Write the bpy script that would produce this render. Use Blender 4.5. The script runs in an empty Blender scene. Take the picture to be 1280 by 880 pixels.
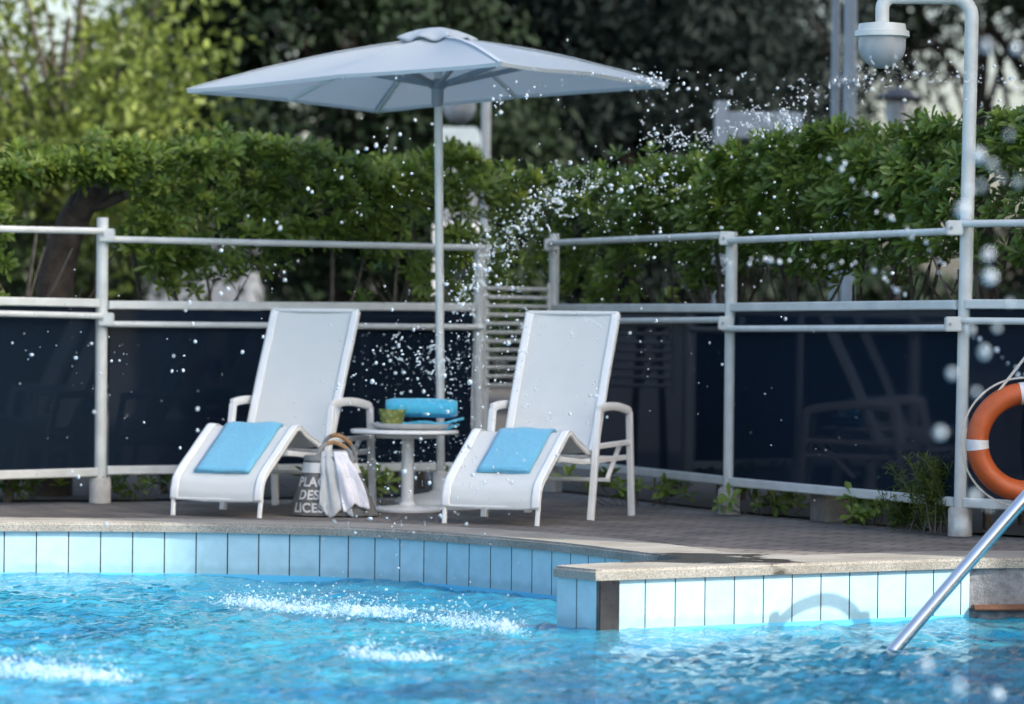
import bpy, bmesh, math, random
import numpy as np
from mathutils import Vector, Matrix, noise

random.seed(7)
RNG = np.random.default_rng(7)
S = bpy.context.scene
COL = S.collection

# ------------------------------------------------------------------ camera
FPX, EYE, HOR, ROLL = 4600.0, 1.07, 400.0, math.radians(0.6)
PITCH = math.atan((440 - HOR) / FPX)


def ray(px, py):
    dx, dy = px - 640, py - 440
    c, s = math.cos(ROLL), math.sin(ROLL)
    x, y = dx * c + dy * s, -dx * s + dy * c
    vx, vy, vz = x / FPX, 1.0, -y / FPX
    cp, sp = math.cos(PITCH), math.sin(PITCH)
    return Vector((vx, vy * cp + vz * sp, -vy * sp + vz * cp))


def at(px, py, d):
    r = ray(px, py)
    return Vector((0, 0, EYE)) + r * (d / r.y)


def onz(px, py, z=0.0):
    r = ray(px, py)
    return Vector((0, 0, EYE)) + r * ((z - EYE) / r.z)


cam_d = bpy.data.cameras.new('camera')
cam = bpy.data.objects.new('camera', cam_d)
COL.objects.link(cam)
fw = ray(640, 440).normalized()
rt = (ray(740, 440) - ray(540, 440)).normalized()
up = rt.cross(fw)
M = Matrix((rt, up, -fw)).transposed().to_4x4()
M.translation = (0, 0, EYE)
cam.matrix_world = M
cam_d.sensor_width = 36
cam_d.lens = FPX * 36 / 1280
cam_d.clip_end = 3000
cam_d.dof.use_dof = True
cam_d.dof.focus_distance = 17.4
cam_d.dof.aperture_fstop = 2.1
S.camera = cam

# ------------------------------------------------------------------ light
SUN_E = math.radians(40)
SUN_A = Vector((0.874, -0.486)).normalized()          # horizontal direction towards the sun
SUN_DIR = Vector((SUN_A.x * math.cos(SUN_E), SUN_A.y * math.cos(SUN_E), math.sin(SUN_E)))
W = bpy.data.worlds.new('World')
S.world = W
W.use_nodes = True
nt = W.node_tree
bg = nt.nodes['Background']
sky = nt.nodes.new('ShaderNodeTexSky')
sky.sky_type = 'NISHITA'
sky.sun_disc = False
sky.sun_elevation = SUN_E
sky.sun_rotation = math.atan2(SUN_A.x, SUN_A.y)
sky.air_density = 1.0
sky.dust_density = 4.0
sky.ozone_density = 0.5
nt.links.new(sky.outputs[0], bg.inputs[0])
bg.inputs[1].default_value = 0.145
sun_d = bpy.data.lights.new('sun', 'SUN')
sun_d.energy = 2.7
sun_d.angle = math.radians(0.5)
sun_d.color = (1.0, 0.95, 0.86)
sun = bpy.data.objects.new('sun', sun_d)
COL.objects.link(sun)
sun.rotation_euler = SUN_DIR.to_track_quat('Z', 'Y').to_euler()
S.view_settings.view_transform = 'Standard'
S.view_settings.look = 'None'
S.view_settings.gamma = 1
S.view_settings.exposure = 1.42
S.view_settings.use_curve_mapping = False
S.render.engine = 'CYCLES'
S.cycles.use_denoising = True
S.cycles.max_bounces = 10
S.cycles.transparent_max_bounces = 24
S.cycles.sample_clamp_indirect = 6
S.cycles.caustics_reflective = False
S.cycles.caustics_refractive = False


# ------------------------------------------------------------------ materials
def nmat(name):
    m = bpy.data.materials.new(name)
    m.use_nodes = True
    return m, m.node_tree.nodes, m.node_tree.links, m.node_tree.nodes['Principled BSDF']


def mat(name, c, rough=0.5, var=0.0, scale=8.0, bump=0.0, bscale=60.0, metal=0.0, dark=None, spec=0.5, sheen=0.0):
    """plain material with large blotchy wear (var) and a fine bump"""
    m, N, L, p = nmat(name)
    p.inputs['Base Color'].default_value = (*c, 1)
    p.inputs['Roughness'].default_value = rough
    p.inputs['Metallic'].default_value = metal
    p.inputs['Specular IOR Level'].default_value = spec
    if sheen:
        p.inputs['Sheen Weight'].default_value = sheen
    tc = N.new('ShaderNodeTexCoord')
    if var:
        n = N.new('ShaderNodeTexNoise')
        n.inputs['Scale'].default_value = scale
        n.inputs['Detail'].default_value = 6
        L.new(tc.outputs['Object'], n.inputs['Vector'])
        r = N.new('ShaderNodeValToRGB')
        r.color_ramp.elements[0].position = 0.35
        r.color_ramp.elements[1].position = 0.65
        d = dark or tuple(x * (1 - var) for x in c)
        r.color_ramp.elements[0].color = (*d, 1)
        r.color_ramp.elements[1].color = (*c, 1)
        L.new(n.outputs[0], r.inputs[0])
        L.new(r.outputs[0], p.inputs['Base Color'])
    if bump:
        b = N.new('ShaderNodeTexNoise')
        b.inputs['Scale'].default_value = bscale
        b.inputs['Detail'].default_value = 4
        L.new(tc.outputs['Object'], b.inputs['Vector'])
        bp = N.new('ShaderNodeBump')
        bp.inputs['Strength'].default_value = bump
        bp.inputs['Distance'].default_value = 0.01
        L.new(b.outputs[0], bp.inputs['Height'])
        L.new(bp.outputs[0], p.inputs['Normal'])
    return m


def leafmat(name, dark, light, rough=0.45, trans=0.3, tcol=None):
    """leaf blades: tint varies per leaf through the 'tint' attribute; part of the light passes through"""
    m, N, L, p = nmat(name)
    a = N.new('ShaderNodeAttribute')
    a.attribute_name = 'tint'
    r = N.new('ShaderNodeValToRGB')
    r.color_ramp.elements[0].color = (*dark, 1)
    r.color_ramp.elements[1].color = (*light, 1)
    L.new(a.outputs['Fac'], r.inputs[0])
    L.new(r.outputs[0], p.inputs['Base Color'])
    p.inputs['Roughness'].default_value = rough
    p.inputs['Specular IOR Level'].default_value = 0.3
    t = N.new('ShaderNodeBsdfTranslucent')
    if tcol:
        t.inputs[0].default_value = (*tcol, 1)
    else:
        L.new(r.outputs[0], t.inputs[0])
    mx = N.new('ShaderNodeMixShader')
    mx.inputs[0].default_value = trans
    L.new(p.outputs[0], mx.inputs[1])
    L.new(t.outputs[0], mx.inputs[2])
    L.new(mx.outputs[0], N['Material Output'].inputs['Surface'])
    return m


WHITE = mat('white powder coat', (0.80, 0.82, 0.81), 0.35, 0.07, 14, 0.02, 200)
RAIL = mat('weathered white paint', (0.66, 0.70, 0.68), 0.4, 0.16, 9, 0.05, 120)
SLEEVE = mat('concrete sleeve', (0.50, 0.50, 0.47), 0.7, 0.3, 16, 0.2, 90)
CANVAS = mat('parasol canvas', (0.60, 0.67, 0.72), 0.85, 0.05, 5, 0.1, 400)
GREYMETAL = mat('grey aluminium', (0.30, 0.33, 0.37), 0.4, 0.1, 20)
TERRY = mat('blue terry cloth', (0.16, 0.52, 0.74), 0.95, 0.12, 60, 0.5, 260, sheen=0.3)
TERRY2 = mat('turquoise terry cloth', (0.07, 0.50, 0.74), 0.95, 0.15, 40, 0.6, 240, sheen=0.3)
LINEN = mat('white linen', (0.74, 0.75, 0.80), 0.9, 0.06, 12, 0.2, 300)
GREYLINEN = mat('pale grey linen', (0.47, 0.51, 0.53), 0.9, 0.08, 12, 0.2, 300)
TAN = mat('tan leather', (0.36, 0.20, 0.085), 0.55, 0.25, 30, 0.1, 200)
BAGM = mat('grey woven canvas', (0.155, 0.16, 0.155), 0.9, 0.18, 25, 0.35, 420)
BAGDARK = mat('grey strap webbing', (0.24, 0.25, 0.25), 0.9, 0.1, 40, 0.2, 300)
LETTER = mat('printed white lettering', (0.66, 0.67, 0.66), 0.8, 0.06, 40)
TRAYM = mat('brushed metal tray', (0.55, 0.57, 0.56), 0.35, 0.1, 10, metal=0.6)
STEEL = mat('polished steel', (0.72, 0.73, 0.75), 0.14, 0.08, 12, 0.02, 80, metal=1.0)
ORANGE = mat('orange buoy plastic', (0.56, 0.115, 0.028), 0.5, 0.25, 7, 0.12, 60)
BAND = mat('white reflective band', (0.72, 0.74, 0.76), 0.4, 0.08, 30)
ROPE = mat('pale rope', (0.60, 0.58, 0.53), 0.9, 0.15, 60, 0.3, 300)
BLACKTILE = mat('black corner tile', (0.018, 0.02, 0.024), 0.12, 0.3, 30)
CONC = mat('concrete', (0.22, 0.21, 0.19), 0.9, 0.35, 9, 0.4, 60)
GREYWALL = mat('rough grey render', (0.24, 0.25, 0.27), 0.9, 0.45, 22, 0.5, 90)
RUST = mat('rust brown edge', (0.15, 0.065, 0.035), 0.8, 0.4, 14, 0.2, 60)
BARK = mat('grey brown bark', (0.075, 0.062, 0.052), 0.9, 0.5, 14, 0.8, 40)
CUT = mat('sawn wood', (0.26, 0.22, 0.17), 0.9, 0.3, 20, 0.3, 60)
STEM = mat('hedge stems', (0.14, 0.125, 0.105), 0.9, 0.4, 25, 0.3, 80)
POLEM = mat('galvanised pole', (0.36, 0.43, 0.47), 0.55, 0.15, 6)
SIGNM = mat('pale grey sign sheet', (0.46, 0.51, 0.54), 0.5, 0.1, 5)
DARKM = mat('dark painted metal', (0.02, 0.022, 0.026), 0.5)
WALLW = mat('pale plaster', (0.17, 0.19, 0.22), 0.9, 0.12, 2, 0.2, 20)
WALLC = mat('sand plaster', (0.34, 0.31, 0.27), 0.9, 0.15, 1.2, 0.2, 20)
ROOFM = mat('roof tile', (0.25, 0.11, 0.07), 0.9, 0.3, 8, 0.3, 20)
WINDOW = mat('window glass', (0.02, 0.025, 0.03), 0.06)
SOIL = mat('dark soil', (0.030, 0.024, 0.018), 1.0, 0.5, 6, 0.8, 20)
YELLOW = mat('yellow reflective sheet', (0.55, 0.55, 0.04), 0.5)


def sling_mat():
    m, N, L, p = nmat('white sling mesh')
    p.inputs['Base Color'].default_value = (0.76, 0.79, 0.79, 1)
    p.inputs['Roughness'].default_value = 0.7
    tc = N.new('ShaderNodeTexCoord')
    n = N.new('ShaderNodeTexNoise')
    n.inputs['Scale'].default_value = 5
    n.inputs['Detail'].default_value = 5
    L.new(tc.outputs['Object'], n.inputs[0])
    r = N.new('ShaderNodeValToRGB')
    r.color_ramp.elements[0].color = (0.76, 0.80, 0.785, 1)
    r.color_ramp.elements[1].color = (0.83, 0.86, 0.845, 1)
    L.new(n.outputs[0], r.inputs[0])
    L.new(r.outputs[0], p.inputs['Base Color'])
    w = N.new('ShaderNodeTexWave')
    w.inputs['Scale'].default_value = 120
    L.new(tc.outputs['Object'], w.inputs[0])
    b = N.new('ShaderNodeBump')
    b.inputs['Strength'].default_value = 0.15
    b.inputs['Distance'].default_value = 0.002
    L.new(w.outputs[0], b.inputs['Height'])
    L.new(b.outputs[0], p.inputs['Normal'])
    t = N.new('ShaderNodeBsdfTranslucent')
    t.inputs[0].default_value = (0.75, 0.78, 0.78, 1)
    mx = N.new('ShaderNodeMixShader')
    mx.inputs[0].default_value = 0.2
    L.new(p.outputs[0], mx.inputs[1])
    L.new(t.outputs[0], mx.inputs[2])
    tp = N.new('ShaderNodeBsdfTransparent')
    m3 = N.new('ShaderNodeMixShader')
    m3.inputs[0].default_value = 0.035
    L.new(mx.outputs[0], m3.inputs[1])
    L.new(tp.outputs[0], m3.inputs[2])
    L.new(m3.outputs[0], N['Material Output'].inputs['Surface'])
    return m


SLING = sling_mat()
HEM = mat('white sling hem', (0.83, 0.86, 0.85), 0.7, 0.05, 9, 0.1, 300)


def glass_mat():
    """tinted safety glass: nearly opaque navy sheet with a weak mirror"""
    m, N, L, p = nmat('navy tinted glass')
    tr = N.new('ShaderNodeBsdfTransparent')
    tr.inputs[0].default_value = (0.06, 0.09, 0.15, 1)
    gl = N.new('ShaderNodeBsdfGlossy')
    gl.inputs['Roughness'].default_value = 0.04
    gl.inputs[0].default_value = (0.75, 0.85, 1, 1)
    df = N.new('ShaderNodeBsdfDiffuse')
    df.inputs[0].default_value = (0.020, 0.037, 0.064, 1)
    fr = N.new('ShaderNodeFresnel')
    fr.inputs[0].default_value = 1.27
    m1 = N.new('ShaderNodeMixShader')
    m1.inputs[0].default_value = 0.55
    L.new(df.outputs[0], m1.inputs[1])
    L.new(tr.outputs[0], m1.inputs[2])
    m2 = N.new('ShaderNodeMixShader')
    L.new(fr.outputs[0], m2.inputs[0])
    L.new(m1.outputs[0], m2.inputs[1])
    L.new(gl.outputs[0], m2.inputs[2])
    L.new(m2.outputs[0], N['Material Output'].inputs['Surface'])
    return m


GLASS = glass_mat()


def drop_mat():
    m, N, L, p = nmat('water drops')
    p.inputs['Base Color'].default_value = (0.86, 0.92, 0.97, 1)
    p.inputs['Roughness'].default_value = 0.05
    p.inputs['IOR'].default_value = 1.33
    p.inputs['Transmission Weight'].default_value = 0.7
    return m


DROP = drop_mat()


def foam_mat():
    """churned water full of air: white, but some of the light goes straight through"""
    m, N, L, p = nmat('white water foam')
    p.inputs['Base Color'].default_value = (0.58, 0.74, 0.84, 1)
    p.inputs['Roughness'].default_value = 0.25
    t = N.new('ShaderNodeBsdfTranslucent')
    t.inputs[0].default_value = (0.58, 0.74, 0.84, 1)
    tr = N.new('ShaderNodeBsdfTransparent')
    m1 = N.new('ShaderNodeMixShader')
    m1.inputs[0].default_value = 0.4
    L.new(p.outputs[0], m1.inputs[1])
    L.new(t.outputs[0], m1.inputs[2])
    m2 = N.new('ShaderNodeMixShader')
    m2.inputs[0].default_value = 0.52
    L.new(m1.outputs[0], m2.inputs[1])
    L.new(tr.outputs[0], m2.inputs[2])
    L.new(m2.outputs[0], N['Material Output'].inputs['Surface'])
    return m


FOAM = foam_mat()


def water_mat():
    m, N, L, p = nmat('pool water')
    tc = N.new('ShaderNodeTexCoord')
    mp = N.new('ShaderNodeMapping')
    mp.inputs['Scale'].default_value = (1.0, 0.55, 1.0)
    L.new(tc.outputs['Object'], mp.inputs[0])
    n = N.new('ShaderNodeTexNoise')
    n.inputs['Scale'].default_value = 12
    n.inputs['Detail'].default_value = 7
    n.inputs['Distortion'].default_value = 1.0
    L.new(mp.outputs[0], n.inputs[0])
    b = N.new('ShaderNodeBump')
    b.inputs['Strength'].default_value = 0.38
    b.inputs['Distance'].default_value = 0.05
    L.new(n.outputs[0], b.inputs['Height'])
    gl = N.new('ShaderNodeBsdfGlossy')
    gl.inputs['Roughness'].default_value = 0.03
    L.new(b.outputs[0], gl.inputs['Normal'])
    rf = N.new('ShaderNodeBsdfTransparent')
    rf.inputs[0].default_value = (0.70, 0.93, 1.0, 1)
    df = N.new('ShaderNodeBsdfDiffuse')
    df.inputs[0].default_value = (0.025, 0.36, 0.68, 1)
    L.new(b.outputs[0], df.inputs['Normal'])
    caustic_ = N.new('ShaderNodeTexNoise')          # sunlit and dim patches painted into the water's colour, in place of caustics
    caustic_.inputs['Scale'].default_value = 1.1
    caustic_.inputs['Detail'].default_value = 8
    caustic_.inputs['Roughness'].default_value = 0.65
    caustic_.inputs['Distortion'].default_value = 1.5
    L.new(mp.outputs[0], caustic_.inputs[0])
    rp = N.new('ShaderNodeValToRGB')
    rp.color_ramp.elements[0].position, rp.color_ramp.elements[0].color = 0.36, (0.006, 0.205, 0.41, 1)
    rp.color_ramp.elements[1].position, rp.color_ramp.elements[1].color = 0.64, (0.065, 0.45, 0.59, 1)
    L.new(caustic_.outputs[0], rp.inputs[0])
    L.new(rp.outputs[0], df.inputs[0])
    fr = N.new('ShaderNodeFresnel')
    fr.inputs[0].default_value = 1.24
    L.new(b.outputs[0], fr.inputs['Normal'])
    m1 = N.new('ShaderNodeMixShader')
    m1.inputs[0].default_value = 0.5
    L.new(df.outputs[0], m1.inputs[1])
    L.new(rf.outputs[0], m1.inputs[2])
    m2 = N.new('ShaderNodeMixShader')
    L.new(fr.outputs[0], m2.inputs[0])
    L.new(m1.outputs[0], m2.inputs[1])
    L.new(gl.outputs[0], m2.inputs[2])
    L.new(m2.outputs[0], N['Material Output'].inputs['Surface'])
    return m


def tile_mat():
    """one course of pale blue tiles with dark joints, run along the UV; plain blue plaster below"""
    m, N, L, p = nmat('pale blue pool tiles')
    uv = N.new('ShaderNodeUVMap')
    sp = N.new('ShaderNodeSeparateXYZ')
    L.new(uv.outputs[0], sp.inputs[0])

    def math_(op, a, b=None):
        n = N.new('ShaderNodeMath')
        n.operation = op
        for i, v in enumerate((a, b)):
            if v is None:
                continue
            if isinstance(v, (int, float)):
                n.inputs[i].default_value = v
            else:
                L.new(v, n.inputs[i])
        return n.outputs[0]
    fr = math_('FRACT', sp.outputs[0])
    joint = math_('LESS_THAN', math_('ABSOLUTE', math_('SUBTRACT', fr, 0.5)), 0.478)   # 1 inside a tile
    idx = math_('FLOOR', sp.outputs[0])
    wn = N.new('ShaderNodeTexWhiteNoise')
    wn.noise_dimensions = '1D'
    L.new(idx, wn.inputs['W'])
    r = N.new('ShaderNodeValToRGB')
    r.color_ramp.elements[0].color = (0.33, 0.53, 0.62, 1)
    r.color_ramp.elements[1].color = (0.38, 0.57, 0.66, 1)
    L.new(wn.outputs[0], r.inputs[0])
    tc = N.new('ShaderNodeTexCoord')
    no = N.new('ShaderNodeTexNoise')
    no.inputs['Scale'].default_value = 14
    no.inputs['Detail'].default_value = 5
    L.new(tc.outputs['Object'], no.inputs[0])
    mr = N.new('ShaderNodeMapRange')
    mr.inputs[1].default_value = 0.3
    mr.inputs[2].default_value = 0.7
    mr.inputs[3].default_value = 0.9
    mr.inputs[4].default_value = 1.03
    L.new(no.outputs[0], mr.inputs[0])
    ml = N.new('ShaderNodeVectorMath')
    ml.operation = 'SCALE'
    L.new(r.outputs[0], ml.inputs[0])
    L.new(mr.outputs[0], ml.inputs['Scale'])
    mx = N.new('ShaderNodeMix')
    mx.data_type = 'RGBA'
    mx.inputs[6].default_value = (0.030, 0.045, 0.055, 1)
    L.new(joint, mx.inputs[0])
    L.new(ml.outputs[0], mx.inputs[7])
    st_ = N.new('ShaderNodeMapRange')
    st_.inputs[1].default_value = -0.205
    st_.inputs[2].default_value = -0.235
    L.new(math_('ADD', sp.outputs[1], math_('MULTIPLY', math_('SUBTRACT', no.outputs[0], 0.5), 0.06)), st_.inputs[0])
    mxs = N.new('ShaderNodeMix')
    mxs.data_type = 'RGBA'
    mxs.blend_type = 'MULTIPLY'
    mxs.inputs[7].default_value = (0.80, 0.86, 0.86, 1)
    L.new(st_.outputs[0], mxs.inputs[0])
    L.new(mx.outputs[2], mxs.inputs[6])
    below = math_('LESS_THAN', sp.outputs[1], -0.262)
    mx2 = N.new('ShaderNodeMix')
    mx2.data_type = 'RGBA'
    L.new(below, mx2.inputs[0])
    L.new(mxs.outputs[2], mx2.inputs[6])
    mx2.inputs[7].default_value = (0.10, 0.47, 0.72, 1)
    L.new(mx2.outputs[2], p.inputs['Base Color'])
    p.inputs['Roughness'].default_value = 0.25
    b = N.new('ShaderNodeBump')
    b.inputs['Strength'].default_value = 0.6
    b.inputs['Distance'].default_value = 0.004
    L.new(joint, b.inputs['Height'])
    L.new(b.outputs[0], p.inputs['Normal'])
    return m


def granite_mat():
    m, N, L, p = nmat('speckled washed concrete')
    tc = N.new('ShaderNodeTexCoord')
    v = N.new('ShaderNodeTexNoise')
    v.inputs['Scale'].default_value = 190
    v.inputs['Detail'].default_value = 3
    L.new(tc.outputs['Object'], v.inputs[0])
    r = N.new('ShaderNodeValToRGB')
    e = r.color_ramp.elements
    e[0].position, e[0].color = 0.36, (0.12, 0.12, 0.11, 1)
    e[1].position, e[1].color = 0.62, (0.36, 0.348, 0.315, 1)
    k = e.new(0.49)
    k.color = (0.265, 0.258, 0.235, 1)
    L.new(v.outputs[0], r.inputs[0])
    n = N.new('ShaderNodeTexNoise')
    n.inputs['Scale'].default_value = 3
    n.inputs['Detail'].default_value = 6
    L.new(tc.outputs['Object'], n.inputs[0])
    r2 = N.new('ShaderNodeValToRGB')
    r2.color_ramp.elements[0].color = (0.72, 0.70, 0.66, 1)
    r2.color_ramp.elements[1].color = (1, 1, 1, 1)
    r2.color_ramp.elements[0].position = 0.35
    r2.color_ramp.elements[1].position = 0.6
    L.new(n.outputs[0], r2.inputs[0])
    mx = N.new('ShaderNodeMix')
    mx.data_type = 'RGBA'
    mx.blend_type = 'MULTIPLY'
    mx.inputs[0].default_value = 1
    L.new(r.outputs[0], mx.inputs[6])
    L.new(r2.outputs[0], mx.inputs[7])
    # splashed water has wetted a patch of the peninsula: darker and glossy there
    wet = N.new('ShaderNodeMapping')
    wet.inputs['Location'].default_value = (-0.88, -16.62, 0)
    L.new(tc.outputs['Object'], wet.inputs[0])
    ws = N.new('ShaderNodeVectorMath')
    ws.operation = 'MULTIPLY'
    ws.inputs[1].default_value = (1.55, 1.7, 0)
    L.new(wet.outputs[0], ws.inputs[0])
    ln_ = N.new('ShaderNodeVectorMath')
    ln_.operation = 'LENGTH'
    L.new(ws.outputs[0], ln_.inputs[0])
    wn_ = N.new('ShaderNodeTexNoise')
    wn_.inputs['Scale'].default_value = 3.5
    wn_.inputs['Detail'].default_value = 7
    L.new(tc.outputs['Object'], wn_.inputs[0])
    ad = N.new('ShaderNodeMath')
    ad.operation = 'MULTIPLY_ADD'
    ad.inputs[1].default_value = 1.9
    ad.inputs[2].default_value = -0.95
    L.new(wn_.outputs[0], ad.inputs[0])
    sm = N.new('ShaderNodeMath')
    sm.operation = 'ADD'
    L.new(ln_.outputs['Value'], sm.inputs[0])
    L.new(ad.outputs[0], sm.inputs[1])
    mk = N.new('ShaderNodeMapRange')
    mk.inputs[1].default_value = 0.62
    mk.inputs[2].default_value = 0.50
    L.new(sm.outputs[0], mk.inputs[0])
    mw = N.new('ShaderNodeMix')
    mw.data_type = 'RGBA'
    mw.blend_type = 'MULTIPLY'
    mw.inputs[7].default_value = (0.22, 0.21, 0.20, 1)
    L.new(mk.outputs[0], mw.inputs[0])
    L.new(mx.outputs[2], mw.inputs[6])
    L.new(mw.outputs[2], p.inputs['Base Color'])
    mr_ = N.new('ShaderNodeMapRange')
    mr_.inputs[3].default_value = 0.75
    mr_.inputs[4].default_value = 0.14
    L.new(mk.outputs[0], mr_.inputs[0])
    L.new(mr_.outputs[0], p.inputs['Roughness'])
    b = N.new('ShaderNodeBump')
    b.inputs['Strength'].default_value = 0.5
    b.inputs['Distance'].default_value = 0.004
    L.new(v.outputs[0], b.inputs['Height'])
    L.new(b.outputs[0], p.inputs['Normal'])
    return m


def paver_mat():
    m, N, L, p = nmat('grey brown pavers')
    tc = N.new('ShaderNodeTexCoord')
    mp = N.new('ShaderNodeMapping')
    mp.inputs['Rotation'].default_value = (0, 0, math.radians(24))
    L.new(tc.outputs['Object'], mp.inputs[0])
    br = N.new('ShaderNodeTexBrick')
    br.inputs['Color1'].default_value = (0.150, 0.140, 0.128, 1)
    br.inputs['Color2'].default_value = (0.200, 0.185, 0.165, 1)
    br.inputs['Mortar'].default_value = (0.055, 0.048, 0.045, 1)
    br.inputs['Scale'].default_value = 1
    br.inputs['Mortar Size'].default_value = 0.008
    br.inputs['Brick Width'].default_value = 0.22
    br.inputs['Row Height'].default_value = 0.11
    L.new(mp.outputs[0], br.inputs[0])
    n = N.new('ShaderNodeTexNoise')
    n.inputs['Scale'].default_value = 2.4
    n.inputs['Detail'].default_value = 7
    L.new(tc.outputs['Object'], n.inputs[0])
    r2 = N.new('ShaderNodeValToRGB')
    r2.color_ramp.elements[0].color = (0.62, 0.62, 0.64, 1)
    r2.color_ramp.elements[1].color = (1.05, 1.02, 1.0, 1)
    r2.color_ramp.elements[0].position = 0.35
    r2.color_ramp.elements[1].position = 0.65
    L.new(n.outputs[0], r2.inputs[0])
    mx = N.new('ShaderNodeMix')
    mx.data_type = 'RGBA'  # second parasol, added out of view to darken the near-right water
    mx.blend_type = 'MULTIPLY'
    mx.inputs[0].default_value = 1
    L.new(br.outputs[0], mx.inputs[6])
    L.new(r2.outputs[0], mx.inputs[7])
    L.new(mx.outputs[2], p.inputs['Base Color'])
    p.inputs['Roughness'].default_value = 0.8
    b = N.new('ShaderNodeBump')
    b.inputs['Strength'].default_value = 0.7
    b.inputs['Distance'].default_value = 0.006
    b.invert = True
    L.new(br.outputs['Fac'], b.inputs['Height'])
    L.new(b.outputs[0], p.inputs['Normal'])
    return m


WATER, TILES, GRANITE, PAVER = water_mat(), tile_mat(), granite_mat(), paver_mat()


# ------------------------------------------------------------------ builders
def tag(o, label=None, cat=None, group=None, kind=None):
    for k, v in (('label', label), ('category', cat), ('group', group), ('kind', kind)):
        if v:
            o[k] = v
    return o


def empty(name, loc, rz=0.0, **k):
    o = bpy.data.objects.new(name, None)
    o.empty_display_size = 0.1
    COL.objects.link(o)
    o.location = loc
    o.rotation_euler = (0, 0, rz)
    return tag(o, **k)


def link(name, bm, m, parent=None, smooth=False, sharp=35):
    me = bpy.data.meshes.new(name)
    bmesh.ops.recalc_face_normals(bm, faces=bm.faces)
    bm.to_mesh(me)
    bm.free()
    for x in (m if isinstance(m, (list, tuple)) else [m]):
        me.materials.append(x)
    if smooth:
        me.polygons.foreach_set('use_smooth', [True] * len(me.polygons))
        me.set_sharp_from_angle(angle=math.radians(sharp))
    o = bpy.data.objects.new(name, me)
    COL.objects.link(o)
    if parent:
        o.parent = parent
    return o


def link_np(name, V, F, m, parent=None, tint=None, smooth=False):
    """V (n,3), F (k,4) or (k,3) arrays; tint one value per face"""
    me = bpy.data.meshes.new(name)
    V = np.asarray(V, dtype=np.float32)
    F = np.asarray(F, dtype=np.int32)
    k, c = F.shape
    me.vertices.add(len(V))
    me.vertices.foreach_set('co', V.ravel())
    me.loops.add(k * c)
    me.loops.foreach_set('vertex_index', F.ravel())
    me.polygons.add(k)
    me.polygons.foreach_set('loop_start', np.arange(0, k * c, c, dtype=np.int32))
    if smooth:
        me.polygons.foreach_set('use_smooth', np.ones(k, dtype=bool))
    me.update(calc_edges=True)
    me.validate()
    if tint is not None:
        a = me.attributes.new('tint', 'FLOAT', 'FACE')
        a.data.foreach_set('value', np.asarray(tint, dtype=np.float32))
    me.materials.append(m)
    o = bpy.data.objects.new(name, me)
    COL.objects.link(o)
    if parent:
        o.parent = parent
    return o


def box(bm, c, s, rot=None, bevel=0.0):
    r = bmesh.ops.create_cube(bm, size=1)
    vs = r['verts']
    if bevel:
        for v in vs:
            v.co = Vector((v.co.x * s[0], v.co.y * s[1], v.co.z * s[2]))
        es = list({e for v in vs for e in v.link_edges})
        rb = bmesh.ops.bevel(bm, geom=es, offset=bevel, segments=2, affect='EDGES')
        vs = list({v for f in rb['faces'] for v in f.verts} | {v for v in vs if v.is_valid})
        vs = [v for v in vs if v.is_valid]
        sc = Matrix.Identity(4)
    else:
        sc = Matrix.Diagonal((*s, 1))
    mm = Matrix.Translation(c) @ (rot.to_4x4() if rot else Matrix.Identity(4)) @ sc
    bmesh.ops.transform(bm, matrix=mm, verts=vs)


def sweep(bm, pts, sect, closed=False, cap=True, upv=None):
    """sweep a section (list of (a,b)) along pts; radius list allowed through sect being a function i -> section"""
    pts = [Vector(p) for p in pts]
    n = len(pts)
    rings = []
    ref = Vector(upv) if upv else None
    prev = None
    for i, p in enumerate(pts):
        a = pts[(i - 1) % n] if (closed or i > 0) else p
        b = pts[(i + 1) % n] if (closed or i < n - 1) else p
        t = (b - a).normalized()
        if ref is not None:
            s = t.cross(ref).normalized()
        elif prev is None:
            q = Vector((0, 0, 1)) if abs(t.z) < 0.9 else Vector((1, 0, 0))
            s = t.cross(q).normalized()
        else:
            s = (prev - t * prev.dot(t)).normalized()
        prev = s
        u = s.cross(t).normalized()
        sc = sect(i) if callable(sect) else sect
        rings.append([bm.verts.new(p + s * x + u * y) for x, y in sc])
    m = len(rings[0])
    for i in range(n if closed else n - 1):
        A, B = rings[i], rings[(i + 1) % n]
        for j in range(m):
            bm.faces.new((A[j], A[(j + 1) % m], B[(j + 1) % m], B[j]))
    if cap and not closed:
        bm.faces.new(rings[0])
        bm.faces.new(list(reversed(rings[-1])))


def circ(r, n=10):
    return [(r * math.cos(2 * math.pi * k / n), r * math.sin(2 * math.pi * k / n)) for k in range(n)]


def rect(w, h, b=0.004):
    w, h = w / 2, h / 2
    return [(-w + b, -h), (w - b, -h), (w, -h + b), (w, h - b), (w - b, h), (-w + b, h), (-w, h - b), (-w, -h + b)]


def tube(bm, pts, r, n=10, closed=False):
    if isinstance(r, (list, tuple)):
        sweep(bm, pts, lambda i: circ(r[i], n), closed)
    else:
        sweep(bm, pts, circ(r, n), closed)


def lathe(bm, prof, c=(0, 0, 0), n=28, sx=1.0, sy=1.0):
    rings = []
    for r, z in prof:
        rings.append([bm.verts.new((c[0] + sx * r * math.cos(2 * math.pi * k / n), c[1] + sy * r * math.sin(2 * math.pi * k / n), c[2] + z)) for k in range(n)])
    for A, B in zip(rings, rings[1:]):
        for k in range(n):
            bm.faces.new((A[k], A[(k + 1) % n], B[(k + 1) % n], B[k]))
    if prof[0][0] > 1e-6:
        bm.faces.new(list(reversed(rings[0])))
    if prof[-1][0] > 1e-6:
        bm.faces.new(rings[-1])
    bmesh.ops.remove_doubles(bm, verts=bm.verts, dist=1e-6)


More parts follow.
